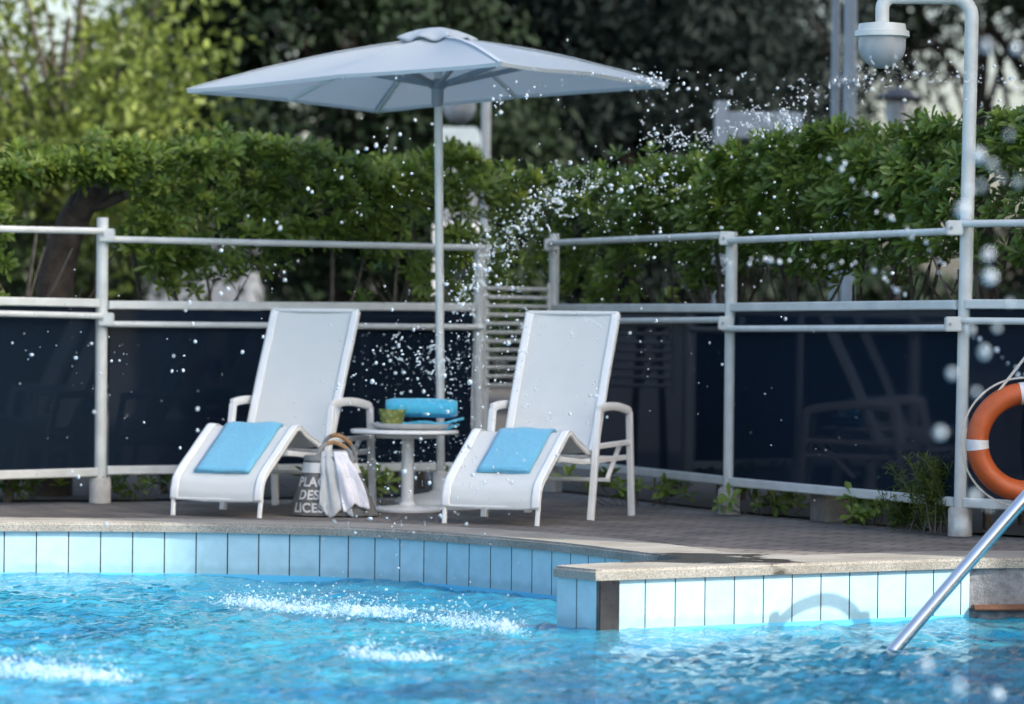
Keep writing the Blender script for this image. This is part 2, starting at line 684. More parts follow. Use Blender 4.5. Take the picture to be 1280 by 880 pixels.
def smooth_path(pts, k=6):
    """Catmull-Rom through pts"""
    P = [Vector(p) for p in pts]
    P = [P[0] * 2 - P[1]] + P + [P[-1] * 2 - P[-2]]
    out = []
    for i in range(1, len(P) - 2):
        for j in range(k):
            t = j / k
            a, b, c, d = P[i - 1], P[i], P[i + 1], P[i + 2]
            out.append(0.5 * (2 * b + (c - a) * t + (2 * a - 5 * b + 4 * c - d) * t * t + (3 * b - a - 3 * c + d) * t ** 3))
    out.append(P[-2])
    return out


def BM():
    return bmesh.new()


def copy_tree(o, parent=None):
    c = o.copy()
    COL.objects.link(c)
    if parent:
        c.parent = parent
    for ch in list(o.children):
        copy_tree(ch, c)
    return c


# ------------------------------------------------------------------ pool, coping, deck
DEPTH_W = -0.245                                  # water level
far = [Vector((-6.5, 18.6)), Vector((-4.2, 18.75)), Vector((-2.63, 18.97)), Vector((-2.12, 19.04)), Vector((-1.6, 19.05)), Vector((-0.98, 18.93)),
       Vector((-0.56, 18.67)), Vector((-0.149, 18.26)), Vector((0.241, 17.74)), Vector((0.533, 17.2)), Vector((0.70, 16.88))]
far = [Vector(p[:2]) for p in smooth_path([(p.x, p.y, 0) for p in far], 5)]
tip = [Vector((0.765, 16.74)), Vector((0.775, 16.66)), Vector((0.745, 16.58)), Vector((0.68, 16.53))]
pA = [Vector((0.30, 16.19)), Vector((0.205, 16.10)), Vector((0.19, 16.05))]
pB = [Vector((0.335, 15.86)), Vector((0.37, 15.825)), Vector((0.42, 15.84))]
pC = [Vector((1.3, 16.39)), Vector((2.121, 16.885)), Vector((2.9, 17.05)), Vector((3.6, 17.1))]
pool = far + tip + pA + pB + pC + [Vector((3.6, 3.0)), Vector((-6.5, 3.0))]
n_edge = len(far + tip + pA + pB + pC)


def offset_line(P, d):
    out = []
    for i, p in enumerate(P):
        a, b = P[max(i - 1, 0)], P[min(i + 1, len(P) - 1)]
        t = (b - a).normalized()
        out.append(p + Vector((-t.y, t.x)) * d)
    return out


back_far = offset_line(far, 0.44)
back = [p for p in back_far if p.x < 0.95] + [Vector((1.02, 17.12)), Vector((1.35, 16.98)), Vector((2.05, 17.40)), Vector((2.9, 17.55)), Vector((3.6, 17.6))]
front = far + tip + pA + pB + pC


def slab(name, outline, ztop, thick, m, bev=0.012):
    bm = BM()
    vs = [bm.verts.new((p.x, p.y, ztop)) for p in outline]
    es = [bm.edges.new((vs[i], vs[(i + 1) % len(vs)])) for i in range(len(vs))]
    r = bmesh.ops.triangle_fill(bm, edges=es, use_beauty=True)
    fs = [g for g in r['geom'] if isinstance(g, bmesh.types.BMFace)]
    for f in fs:
        if f.normal.z < 0:
            f.normal_flip()
    ex = bmesh.ops.extrude_face_region(bm, geom=fs)
    bmesh.ops.translate(bm, vec=(0, 0, -thick), verts=[g for g in ex['geom'] if isinstance(g, bmesh.types.BMVert)])
    bm.edges.ensure_lookup_table()
    rim = [e for e in bm.edges if all(abs(v.co.z - ztop) < 1e-5 for v in e.verts) and len(e.link_faces) == 2
           and abs(e.link_faces[0].normal.z - e.link_faces[1].normal.z) > 0.5]
    bmesh.ops.recalc_face_normals(bm, faces=bm.faces)
    if bev:
        bmesh.ops.bevel(bm, geom=rim, offset=bev, segments=3, affect='EDGES')
    return link(name, bm, m, smooth=True, sharp=50)


coping = slab('pool_coping', front + list(reversed(back)), 0.0, 0.048, GRANITE)
tag(coping, kind='structure')

# deck with a hole behind the coping's back edge
bm = BM()
outer = [Vector((-60, -40)), Vector((60, -40)), Vector((60, 24.6)), Vector((-60, 24.6))]
hole = offset_line(back, -0.05) + [Vector((3.7, 2.9)), Vector((-6.6, 2.9))]
es = []
for loop in (outer, hole):
    vs = [bm.verts.new((p.x, p.y, -0.008)) for p in loop]
    es += [bm.edges.new((vs[i], vs[(i + 1) % len(vs)])) for i in range(len(vs))]
bmesh.ops.triangle_fill(bm, edges=es, use_beauty=True)
for f in bm.faces:
    f.normal_update()
    if f.normal.z < 0:
        f.normal_flip()
tag(link('deck', bm, PAVER), kind='structure')

bm = BM()
vs = [bm.verts.new(v) for v in ((-400, 24.5, -0.02), (400, 24.5, -0.02), (400, 1500, -0.02), (-400, 1500, -0.02))]
bm.faces.new(vs)
tag(link('ground', bm, mat('dark asphalt', (0.040, 0.041, 0.041), 0.9, 0.3, 0.6)), kind='structure')

# pool walls (a course of tiles above the water) and floor
inset = [p + Vector((0, 0)) for p in offset_line(front, 0.02)]
bm = BM()
uvl = bm.loops.layers.uv.new('UVMap')
acc = [0.0]
stop = next(i for i, p in enumerate(inset) if p.x > 2.05 and i > len(far))
for a, b in zip(inset, inset[1:]):
    acc.append(acc[-1] + (b - a).length)
iB = len(far + tip + pA) + 1
for i in range(stop):
    a, b = inset[i], inset[i + 1]
    for z0, z1 in ((-0.047, -0.6), (-0.6, -1.5)):
        q = [bm.verts.new((a.x, a.y, z0)), bm.verts.new((b.x, b.y, z0)), bm.verts.new((b.x, b.y, z1)), bm.verts.new((a.x, a.y, z1))]
        f = bm.faces.new(q)
        tw = 0.165 if i < iB else 0.158
        off = 0.0 if i < iB else -acc[iB] / tw + 0.42
        for lp, (u, z) in zip(f.loops, ((acc[i], z0), (acc[i + 1], z0), (acc[i + 1], z1), (acc[i], z1))):
            lp[uvl].uv = (u / tw + off + 0.3 * (i < iB), z)
bmesh.ops.remove_doubles(bm, verts=bm.verts, dist=1e-5)
pw = tag(link('pool_wall', bm, TILES, smooth=True, sharp=25), kind='structure')
bm = BM()
cB = (pB[1] + Vector((0.03, 0.015)))
dBC = (pC[1] - pB[2]).normalized()
ang = math.atan2(dBC.y, dBC.x)
box(bm, (cB.x + 0.025, cB.y + 0.02, -0.18), (0.105, 0.03, 0.262), Matrix.Rotation(ang, 3, 'Z'), 0.004)
ct = link('corner_tile', bm, BLACKTILE)
ct.parent = pw

bm = BM()
a, b = inset[stop] + Vector((0, 0.01)), Vector((3.62, 17.12))
for z0, z1 in ((-0.046, -1.5),):
    q = [(a.x, a.y, z0), (b.x, b.y, z0), (b.x, b.y, z1), (a.x, a.y, z1)]
    bm.faces.new([bm.verts.new(v) for v in q])
q = [(3.62, 17.12), (3.62, 3.0), (-6.5, 3.0), (-6.5, 18.6)]
for a, b in zip(q, q[1:]):
    bm.faces.new([bm.verts.new(v) for v in ((*a, -0.046), (*b, -0.046), (*b, -1.5), (*a, -1.5))])
gw = tag(link('rendered_pool_wall', bm, GREYWALL), kind='structure')
bm = BM()
a, b = inset[stop] + Vector((0.01, -0.012)), Vector((3.6, 17.1))
mid = (a + b) / 2
box(bm, (mid.x, mid.y - 0.01, -0.228), ((b - a).length, 0.05, 0.026), Matrix.Rotation(math.atan2((b - a).y, (b - a).x), 3, 'Z'), 0.006)
re_ = link('wall_edge', bm, RUST)
re_.parent = gw

bm = BM()
vs = [bm.verts.new(v) for v in ((-7, 2.5, -1.45), (4, 2.5, -1.45), (4, 20, -1.45), (-7, 20, -1.45))]
bm.faces.new(vs)
tag(link('pool_floor', bm, mat('blue pool plaster', (0.11, 0.50, 0.74), 0.8, 0.1, 1.5)), kind='structure')

# water: displaced sheet, fine where the photograph looks
xs = np.concatenate([np.arange(-6.5, -3.2, 0.3), np.arange(-3.2, 2.9, 0.028), np.arange(2.9, 3.61, 0.1)])
ys = np.concatenate([np.arange(3.0, 11.0, 0.25), np.arange(11.0, 19.15, 0.035)])
X, Y = np.meshgrid(xs, ys)
Z = np.zeros_like(X)
wr = np.random.default_rng(3)
for lam, amp, cnt in ((1.6, 0.0035, 8), (0.8, 0.0028, 14), (0.42, 0.0026, 22), (0.24, 0.0017, 26), (0.14, 0.0009, 26)):
    for _ in range(cnt):
        th = wr.uniform(0, 2 * math.pi)
        l = lam * wr.uniform(0.75, 1.35)
        k = 2 * math.pi / l
        ph = wr.uniform(0, 6.28)
        a = amp * wr.uniform(0.5, 1.3)
        wx = 0.3 * np.sin(0.9 * X + 0.7 * Y + ph)
        s = np.sin(k * (X * math.cos(th) + Y * math.sin(th)) + ph + 2 * wx)
        Z += a * (1 - 2 * np.sqrt(np.abs(s) + 1e-4) ** 1.2) * 0.6 if lam < 0.5 else a * s


def ripple(cx, cy, r0, amp):
    R = np.hypot(X - cx, Y - cy)
    return amp * np.sin(2 * math.pi * R / 0.17) * np.exp(-((R - r0) / (0.5 * r0 + 0.1)) ** 2)


c1, c2, c3 = onz(450, 765, DEPTH_W), onz(495, 815, DEPTH_W), onz(75, 835, DEPTH_W)
for c in (c1, c2, c3):
    Z += ripple(c.x, c.y, 0.35, 0.007)
V = np.stack([X, Y, Z + DEPTH_W], -1).reshape(-1, 3)
ny, nx = X.shape
I = np.arange(ny * nx).reshape(ny, nx)
F = np.stack([I[:-1, :-1], I[:-1, 1:], I[1:, 1:], I[1:, :-1]], -1).reshape(-1, 4)
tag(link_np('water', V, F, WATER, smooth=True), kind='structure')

# planting bed behind the fence
bm = BM()
bed = [(-9, 19.4), (-2.35, 21.3), (-0.2, 22.5), (0.26, 23.25), (1.3, 20.75), (2.35, 18.9), (3.3, 17.9), (9, 17.6), (9, 24.6), (-9, 24.6)]
bm.faces.new([bm.verts.new((x, y, 0.004)) for x, y in bed])
tag(link('soil', bm, SOIL), kind='structure')

# ------------------------------------------------------------------ glass fence
PL = Vector((-3.7, 19.85))
P125, P600 = onz(125, 628).xy, Vector((-0.201, 22.31))
P680, P910, P1200 = Vector((0.258, 23.06)), onz(911, 642).xy, onz(1200, 669).xy
PR = Vector((3.35, 17.75))


def zz(px, py, p):
    return at(px, py, p.y).z


def post(parent, p, ztop, r=0.034):
    bm = BM()
    tube(bm, [(p.x, p.y, 0.02), (p.x, p.y, ztop)], r, 14)
    o = link('post', bm, RAIL, parent, True)
    bm = BM()
    lathe(bm, [(0.062, -0.004), (0.062, 0.13), (0.057, 0.14), (0.035, 0.142)], (p.x, p.y, 0), 18)
    for a in range(4):
        t = a * math.pi / 2 + 0.5
        tube(bm, [(p.x + 0.05 * math.cos(t), p.y + 0.05 * math.sin(t), 0.13), (p.x + 0.05 * math.cos(t), p.y + 0.05 * math.sin(t), 0.152)], 0.007, 6)
    s = link('sleeve', bm, SLEEVE, o, True)
    return o


def rail(parent, name, a, za, b, zb, w, h=None, off=-0.045, trim=0.0, m=None):
    d = (b - a).normalized()
    nrm = Vector((d.y, -d.x))
    if nrm.y > 0:
        nrm = -nrm
    o2 = nrm * (-off)
    A, B = a + d * trim + o2, b - d * trim + o2
    bm = BM()
    sec = circ(w / 2, 12) if h is None else rect(w, h, 0.006)
    sweep(bm, [(A.x, A.y, za), (B.x, B.y, zb)], sec, upv=(0, 0, 1))
    return link(name, bm, m or RAIL, parent, h is None)


def bracket(parent, p, z, dx=0.0):
    bm = BM()
    box(bm, (p.x + dx, p.y - 0.03, z), (0.085, 0.075, 0.075), None, 0.006)
    o = link('bracket', bm, RAIL, parent, True)
    bm = BM()
    tube(bm, [(p.x + dx - 0.02, p.y - 0.066, z), (p.x + dx - 0.02, p.y - 0.076, z)], 0.008, 8)
    link('bolt', bm, GREYMETAL, o)


def panel(parent, a, za, b, zb, z0a, z0b):
    d = (b - a).normalized()
    A, B = a + d * 0.05, b - d * 0.05
    nrm = Vector((-d.y, d.x)) * 0.005
    bm = BM()
    co = []
    for q, s in ((A, 1), (B, 1), (B, -1), (A, -1)):
        co.append((q.x + nrm.x * s, q.y + nrm.y * s))
    lo = [bm.verts.new((co[i][0], co[i][1], (z0a, z0b, z0b, z0a)[i])) for i in range(4)]
    hi = [bm.verts.new((co[i][0], co[i][1], (za, zb, zb, za)[i])) for i in range(4)]
    bm.faces.new(lo)
    bm.faces.new(hi)
    for i in range(4):
        bm.faces.new((lo[i], lo[(i + 1) % 4], hi[(i + 1) % 4], hi[i]))
    return link('glass_panel', bm, GLASS, parent)


def span(parent, a, b, pa, pb, top, cap, pipe, bot):
    """top/cap/pipe/bot: picture heights of each rail at both ends, turned into metres at the posts"""
    h = [(zz(pa, q[0], a), zz(pb, q[1], b)) for q in (top, cap, pipe, bot)]
    rail(parent, 'top_rail', a, h[0][0], b, h[0][1], 0.038)
    rail(parent, 'cap_rail', a, h[1][0], b, h[1][1], 0.06, 0.048, off=0.0, trim=0.035)
    rail(parent, 'pipe_rail', a, h[2][0], b, h[2][1], 0.036)
    rail(parent, 'bottom_rail', a, h[3][0], b, h[3][1], 0.05, 0.05, off=0.0, trim=0.035)
    panel(parent, a, h[1][0] - 0.026, b, h[1][1] - 0.026, h[3][0] + 0.026, h[3][1] + 0.026)


def px_of(p, z):
    """picture x of a ground point, for posts outside the frame"""
    return 640 + FPX * p.x / p.y


fl = empty('glass_fence', (0, 0, 0), label='white railed navy glass fence running behind the left lounger to the slatted panel', cat='fence', group='glass fences round the pool')
post(fl, PL, 1.6)
post(fl, P125, zz(126, 272, P125))
post(fl, P600, zz(599, 306, P600))
span(fl, PL, P125, -207, 125, (282, 289), (372, 379), (387, 395), (600, 590))
span(fl, P125, P600, 125, 600, (299, 310), (381, 384), (405, 409), (588, 583))
bracket(fl, P125, zz(125, 294, P125), 0.03)
bracket(fl, P125, zz(125, 399, P125), 0.03)

fr_ = empty('glass_fence', (0, 0, 0), label='white railed navy glass fence between the slatted panel and the lamp post', cat='fence', group='glass fences round the pool')
post(fr_, P680, zz(682, 292, P680))
post(fr_, P910, zz(916, 290, P910))
span(fr_, P680, P910, 682, 911, (304, 294), (385, 385), (402, 400), (577, 601))
span(fr_, P910, P1200, 911, 1204, (301, 289), (384, 381), (411, 410), (602, 628))
bracket(fr_, P680, zz(680, 306, P680), -0.02)
bracket(fr_, P910, zz(910, 298, P910), -0.03)
bracket(fr_, P910, zz(910, 404, P910), -0.03)
bracket(fr_, P1200, zz(1192, 285, P1200), -0.05)
bracket(fr_, P1200, zz(1190, 405, P1200), -0.05)

fe = empty('glass_fence', (0, 0, 0), label='white railed navy glass fence beyond the lamp post, behind the lifebuoy', cat='fence', group='glass fences round the pool')
post(fe, PR, 1.55)
zt = [zz(1204, y, P1200) for y in (280, 380, 401, 628)]
rail(fe, 'top_rail', P1200, zt[0], PR, zt[0], 0.038)
rail(fe, 'cap_rail', P1200, zt[1], PR, zt[1], 0.06, 0.048, off=0.0, trim=0.035)
rail(fe, 'pipe_rail', P1200, zt[2], PR, zt[2], 0.036)
rail(fe, 'bottom_rail', P1200, zt[3], PR, zt[3], 0.05, 0.05, off=0.0, trim=0.035)
panel(fe, P1200, zt[1] - 0.026, PR, zt[1] - 0.026, zt[3] + 0.026, zt[3] + 0.026)

# slatted panel between the two middle posts
sl = empty('slatted_panel', (0, 0, 0), label='narrow white slatted panel hung between the two middle fence posts', cat='panel')
a, b = P600 + Vector((0.03, 0.1)), P680 + Vector((-0.03, -0.05))
zhi, zlo = at(640, 361, 22.7).z, at(640, 481, 22.7).z
for k in range(12):
    z = zhi + (zlo - zhi) * k / 11
    rail(sl, 'slat', a, z, b, z, 0.012, 0.024, off=0.0)
for q in (a, b):
    bm = BM()
    box(bm, (q.x, q.y, (zhi + zlo) / 2), (0.025, 0.025, zhi - zlo + 0.08), None, 0.004)
    link('stile', bm, RAIL, sl)

# ------------------------------------------------------------------ gooseneck lamps
def lamp_glass_mat():
    m, N, L, p = nmat('frosted lamp glass')
    p.inputs['Base Color'].default_value = (0.52, 0.56, 0.58, 1)
    p.inputs['Roughness'].default_value = 0.25
    p.inputs['Transmission Weight'].default_value = 0.35
    return m


LAMPG = lamp_glass_mat()


def lamp(base, ztop, reach, zlamp, label, r=0.035, lean=0.0, rz=0.0):
    t = empty('lamp_post', (base.x, base.y, 0), rz, label=label, cat='lamp', group='white gooseneck lamps')
    pts = [(0, 0, 0.0), (lean * 0.5, 0, ztop * 0.5)]
    R = 0.10
    for k in range(9):
        a = k / 8 * math.pi / 2
        pts.append((lean - R + R * math.cos(a), 0, ztop - R + R * math.sin(a)))
    for k in range(9):
        a = math.pi / 2 + k / 8 * math.pi / 2
        pts.append((lean - reach + R * 0.6 + R * 0.6 * math.cos(a), 0, ztop - R * 0.6 + R * 0.6 * math.sin(a)))
    pts.append((lean - reach, 0, zlamp))
    bm = BM()
    tube(bm, pts, r, 14)
    link('pole', bm, RAIL, t, True)
    bm = BM()
    lathe(bm, [(0.062, -0.004), (0.062, 0.13), (0.057, 0.14), (0.035, 0.142)], (0, 0, 0), 18)
    for a in range(4):
        q = a * math.pi / 2 + 0.5
        tube(bm, [(0.05 * math.cos(q), 0.05 * math.sin(q), 0.13), (0.05 * math.cos(q), 0.05 * math.sin(q), 0.152)], 0.007, 6)
    link('sleeve', bm, SLEEVE, t, True)
    x = lean - reach
    bm = BM()
    lathe(bm, [(0.05, 0.02), (0.118, 0.012), (0.124, -0.02), (0.138, -0.024), (0.140, -0.052), (0.12, -0.058), (0.0, -0.058)], (x, 0, zlamp), 28)
    link('cap', bm, RAIL, t, True)
    bm = BM()
    prof = [(0.120, -0.056), (0.121, -0.10)]
    for k in range(1, 9):
        a = k / 8 * math.pi / 2
        prof.append((0.121 * math.cos(a) + 1e-7, -0.10 - 0.115 * math.sin(a)))
    lathe(bm, prof, (x, 0, zlamp), 28)
    g = link('lamp_shade', bm, LAMPG, t, True)
    bm = BM()
    lathe(bm, [(0.0, -0.17), (0.035, -0.16), (0.045, -0.12), (0.03, -0.075), (0.022, -0.06)], (x, 0, zlamp), 16)
    link('bulb', bm, WHITE, g, True)
    return t


lz = at(1100, 33, P1200.y).z
lamp(P1200, at(1205, -3, P1200.y).z, 0.455, lz, 'white gooseneck lamp post rising from the fence above the lifebuoy', lean=0.03)
LB = at(606, 300, 27.0)
lamp(Vector((LB.x, LB.y)), lz + 0.30, 0.42, lz + 0.12, 'white gooseneck lamp post behind the hedge, half hidden by the parasol', rz=math.radians(63))

# ------------------------------------------------------------------ sun loungers
PROF = smooth_path([(0.012, 0, 0.085), (0.020, 0, 0.15), (0.065, 0, 0.225), (0.24, 0, 0.346), (0.38, 0, 0.441), (0.43, 0, 0.470), (0.475, 0, 0.468), (0.53, 0, 0.438), (0.65, 0, 0.392), (0.78, 0, 0.355),
                    (0.86, 0, 0.40), (0.93, 0, 0.55), (1.02, 0, 0.76), (1.11, 0, 0.95), (1.185, 0, 1.115)], 6)
LW = 0.265


def make_lounger():
    t = empty('sun_lounger', (0, 0, 0))
    # local frame: x across (right +), y along (foot at 0)
    bm = BM()
    nw = 16
    grid = []
    for p in PROF:
        row = []
        for j in range(nw + 1):
            w = -LW + 2 * LW * j / nw
            sag = 0.012 * (1 - (w / LW) ** 2)
            wr_ = 0.005 * noise.noise((w * 5, p.x * 6, p.z * 5)) + 0.0025 * noise.noise((w * 16, p.x * 13, p.z * 12))
            row.append(bm.verts.new((w * (LW + 0.012) / LW, p.x + wr_ + (sag if p.z > 0.5 else 0), p.z + wr_ - (sag if p.z <= 0.5 else sag * 0.3))))
        grid.append(row)
    for A, B in zip(grid, grid[1:]):
        for j in range(nw):
            bm.faces.new((A[j], A[j + 1], B[j + 1], B[j]))
    s = link('sling', bm, SLING, t, True, 80)
    md = s.modifiers.new('thickness', 'SOLIDIFY')
    md.thickness = 0.005
    for w0, w1, pp in ((-LW - 0.013, -LW + 0.035, PROF), (LW - 0.035, LW + 0.013, PROF)):
        bm = BM()
        g_ = []
        for i, p in enumerate(pp):
            a, b = pp[max(i - 1, 0)], pp[min(i + 1, len(pp) - 1)]
            tn = (b - a).normalized()
            nv = Vector((-tn.z, 0, tn.x)) * 0.0075
            row = []
            for j in range(5):
                w = w0 + (w1 - w0) * j / 4
                sag = 0.012 * max(0, 1 - (w / LW) ** 2)
                row.append(bm.verts.new((w, p.x + nv.x + (sag if p.z > 0.5 else 0), p.z + nv.z - (sag if p.z <= 0.5 else sag * 0.3))))
            g_.append(row)
        for A, B in zip(g_, g_[1:]):
            for j in range(4):
                bm.faces.new((A[j], A[j + 1], B[j + 1], B[j]))
        hm = link('hem', bm, HEM, s, True, 80)
        hm.modifiers.new('thickness', 'SOLIDIFY').thickness = 0.003
    for sgn in (-1, 1):
        bm = BM()
        sweep(bm, [(sgn * (LW + 0.002), p.x + 0.006, p.z - 0.010) for p in PROF], rect(0.026, 0.022, 0.006), upv=(1, 0, 0))
        link('side_rail', bm, WHITE, t, True, 50)
    bm = BM()
    sweep(bm, [(-LW, 1.187, 1.113), (LW, 1.187, 1.113)], rect(0.03, 0.022, 0.005))
    link('end_bar', bm, WHITE, t, True, 50)
    bm = BM()
    sweep(bm, [(-LW, 0.018, 0.088), (LW, 0.018, 0.088)], rect(0.022, 0.02, 0.005))
    link('end_bar', bm, WHITE, t, True, 50)
    for sgn in (-1, 1):
        bm = BM()
        sweep(bm, [(sgn * (LW - 0.0), 0.022, 0.09), (sgn * (LW - 0.002), 0.01, -0.006)], rect(0.022, 0.022, 0.004))
        link('leg', bm, WHITE, t)
        bm = BM()
        xx = sgn * (LW + 0.045)
        # arm: front leg, arm top and rear leg are one bent bar
        path = smooth_path([(xx, 0.768, 0.588), (xx, 0.86, 0.600), (xx, 0.98, 0.604), (xx, 1.10, 0.597), (xx, 1.235, 0.578), (xx, 1.260, 0.568), (xx, 1.266, 0.545)], 5)
        sweep(bm, path, rect(0.046, 0.020, 0.004), upv=(1, 0, 0))
        link('armrest', bm, WHITE, t, True, 50)
        bm = BM()
        sweep(bm, [(xx, 0.675, -0.006), (xx, 0.783, 0.582)], rect(0.036, 0.034, 0.004), upv=(1, 0, 0))
        link('leg', bm, WHITE, t)
        bm = BM()
        sweep(bm, [(xx, 1.315, -0.006), (xx, 1.262, 0.565)], rect(0.036, 0.034, 0.005), upv=(1, 0, 0))
        link('leg', bm, WHITE, t)
        bm = BM()
        sweep(bm, [(xx - sgn * 0.04, 0.30, 0.335), (xx - sgn * 0.035, 0.62, 0.31), (xx - sgn * 0.03, 1.29, 0.315)], rect(0.03, 0.022, 0.004), upv=(1, 0, 0))
        sweep(bm, [(xx - sgn * 0.002, 0.77, 0.39), (xx - sgn * 0.002, 1.275, 0.40)], rect(0.03, 0.02, 0.004), upv=(1, 0, 0))
        link('stretcher', bm, WHITE, t)
        bm = BM()
        sweep(bm, [(xx - sgn * 0.03, 1.00, 0.20), (xx - sgn * 0.03, 1.20, 0.39)], rect(0.028, 0.02, 0.004), upv=(1, 0, 0))
        link('brace', bm, WHITE, t)
    bm = BM()
    sweep(bm, [(-LW - 0.03, 0.69, 0.31), (LW + 0.03, 0.69, 0.31)], rect(0.03, 0.022, 0.004))
    link('crossbar', bm, WHITE, t)
    bm = BM()
    sweep(bm, [(-LW - 0.03, 1.29, 0.31), (LW + 0.03, 1.29, 0.31)], rect(0.03, 0.022, 0.004))
    link('crossbar', bm, WHITE, t)
    bm = BM()
    sweep(bm, [(-LW - 0.03, 1.0, 0.20), (LW + 0.03, 1.0, 0.20)], rect(0.022, 0.022, 0.004))
    link('crossbar', bm, WHITE, t)
    return t


def place(t, right_foot, left_foot, fit):
    c = (right_foot + left_foot) / 2
    t.location = (c.x, c.y, 0)
    t.rotation_euler = (0, 0, fit)


LR = make_lounger()
LL = copy_tree(LR)
g = 'white sun loungers beside the pool'
tag(LR, 'white sling sun lounger right of the side table, nearer the slatted panel', 'sun lounger', g)
tag(LL, 'white sling sun lounger left of the side table, with the tote bag beside it', 'sun lounger', g)
place(LR, onz(673, 657), onz(552, 652), math.radians(-22))
place(LL, onz(326, 646), onz(212, 643), math.radians(-23.5))


# folded towels on the leg rests
def leg_towel(lounger, label, u0, u1, x0, x1, skew, seed):
    t = BM()
    pp = [p for p in PROF if u0 <= p.x <= u1 and p.z > 0.2]
    for layer in range(2):
        g_ = []
        off = 0.010 + layer * 0.011
        for i, p in enumerate(pp):
            a, b = pp[max(i - 1, 0)], pp[min(i + 1, len(pp) - 1)]
            tn = (b - a).normalized()
            nv = Vector((-tn.z, 0, tn.x))
            row = []
            f = i / (len(pp) - 1)
            for j in range(11):
                w = x0 + (x1 - x0) * j / 10 + skew * f
                wob = 0.006 * noise.noise((w * 6 + seed, p.x * 7, layer)) + 0.003 * math.sin(w * 30 + seed)
                e = 0.004 * layer * (1 if j in (0, 10) else 0)
                row.append(t.verts.new((w + (0.004 if layer else 0) + 0.006 * noise.noise((f * 4, j, seed)), p.x + nv.x * (off + wob - e), p.z + nv.z * (off + wob - e))))
            g_.append(row)
        fs = []
        for A, B in zip(g_, g_[1:]):
            for j in range(10):
                fs.append(t.faces.new((A[j], A[j + 1], B[j + 1], B[j])))
    o = link('folded_towel', t, TERRY, None, True, 80)
    md = o.modifiers.new('thickness', 'SOLIDIFY')
    md.thickness = 0.011
    o.location = lounger.location
    o.rotation_euler = lounger.rotation_euler
    tag(o, label, 'towel', 'folded blue towels on the loungers')
    return o


leg_towel(LR, 'folded blue towel on the leg rest of the right lounger', 0.11, 0.50, -0.125, 0.175, 0.0, 1.0)
leg_towel(LL, 'folded blue towel on the leg rest of the left lounger', 0.06, 0.465, -0.165, 0.17, 0.0, 5.0)

# ------------------------------------------------------------------ side table and what stands on it
TB = onz(508, 640)
TB = Vector((TB.x, TB.y + 0.16, 0))
ZT = at(503, 537, TB.y).z
tb = empty('side_table', TB, label='round white pedestal side table between the two loungers', cat='table')
bm = BM()
lathe(bm, [(0.0, ZT - 0.022), (0.29, ZT - 0.022), (0.302, ZT - 0.016), (0.302, ZT - 0.004), (0.298, ZT), (0.0, ZT)], (-0.02, 0, 0), 48)
link('tabletop', bm, WHITE, tb, True)
bm = BM()
lathe(bm, [(0.17, ZT - 0.045), (0.17, ZT - 0.023), (0.05, ZT - 0.023)], (-0.01, 0, 0), 28)
lathe(bm, [(0.034, 0.025), (0.034, ZT - 0.045)], (0, 0, 0), 20)
link('pedestal', bm, WHITE, tb, True)
bm = BM()
lathe(bm, [(0.0, -0.004), (0.19, -0.004), (0.192, 0.01), (0.17, 0.02), (0.05, 0.032), (0.04, 0.05), (0.034, 0.05)], (0, 0, 0), 36)
link('base', bm, WHITE, tb, True)

tray = BM()
lathe(tray, [(0.0, 0.0), (0.19, 0.0), (0.215, 0.012), (0.235, 0.03), (0.24, 0.03), (0.22, 0.008), (0.19, -0.004), (0.0, -0.004)][::-1], (TB.x + 0.02, TB.y, ZT + 0.006), 44, 1.0, 0.62)
o = link('tray', tray, TRAYM, None, True)
tag(o, 'oval metal tray under the rolled towel on the side table', 'tray')

# green glass bowl
def green_glass():
    m, N, L, p = nmat('green moulded glass')
    tc = N.new('ShaderNodeTexCoord')
    v = N.new('ShaderNodeTexVoronoi')
    v.inputs['Scale'].default_value = 34
    L.new(tc.outputs['Object'], v.inputs[0])
    r = N.new('ShaderNodeValToRGB')
    r.color_ramp.elements[0].color = (0.62, 0.64, 0.22, 1)
    r.color_ramp.elements[1].color = (0.22, 0.27, 0.06, 1)
    r.color_ramp.elements[1].position = 0.6
    L.new(v.outputs[0], r.inputs[0])
    L.new(r.outputs[0], p.inputs['Base Color'])
    p.inputs['Roughness'].default_value = 0.12
    p.inputs['Transmission Weight'].default_value = 0.35
    b = N.new('ShaderNodeBump')
    b.inputs['Strength'].default_value = 0.6
    b.inputs['Distance'].default_value = 0.01
    L.new(v.outputs[0], b.inputs['Height'])
    L.new(b.outputs[0], p.inputs['Normal'])
    return m


gp = at(490, 532, TB.y - 0.04)
bm = BM()
lathe(bm, [(0.0, 0.0), (0.056, 0.0), (0.066, 0.05), (0.078, 0.105), (0.072, 0.105), (0.060, 0.05), (0.05, 0.012), (0.0, 0.012)], (gp.x, gp.y, ZT + 0.010), 12)
o = link('glass_bowl', bm, green_glass(), None, True, 20)
tag(o, 'small green patterned glass bowl at the left of the tray', 'bowl')

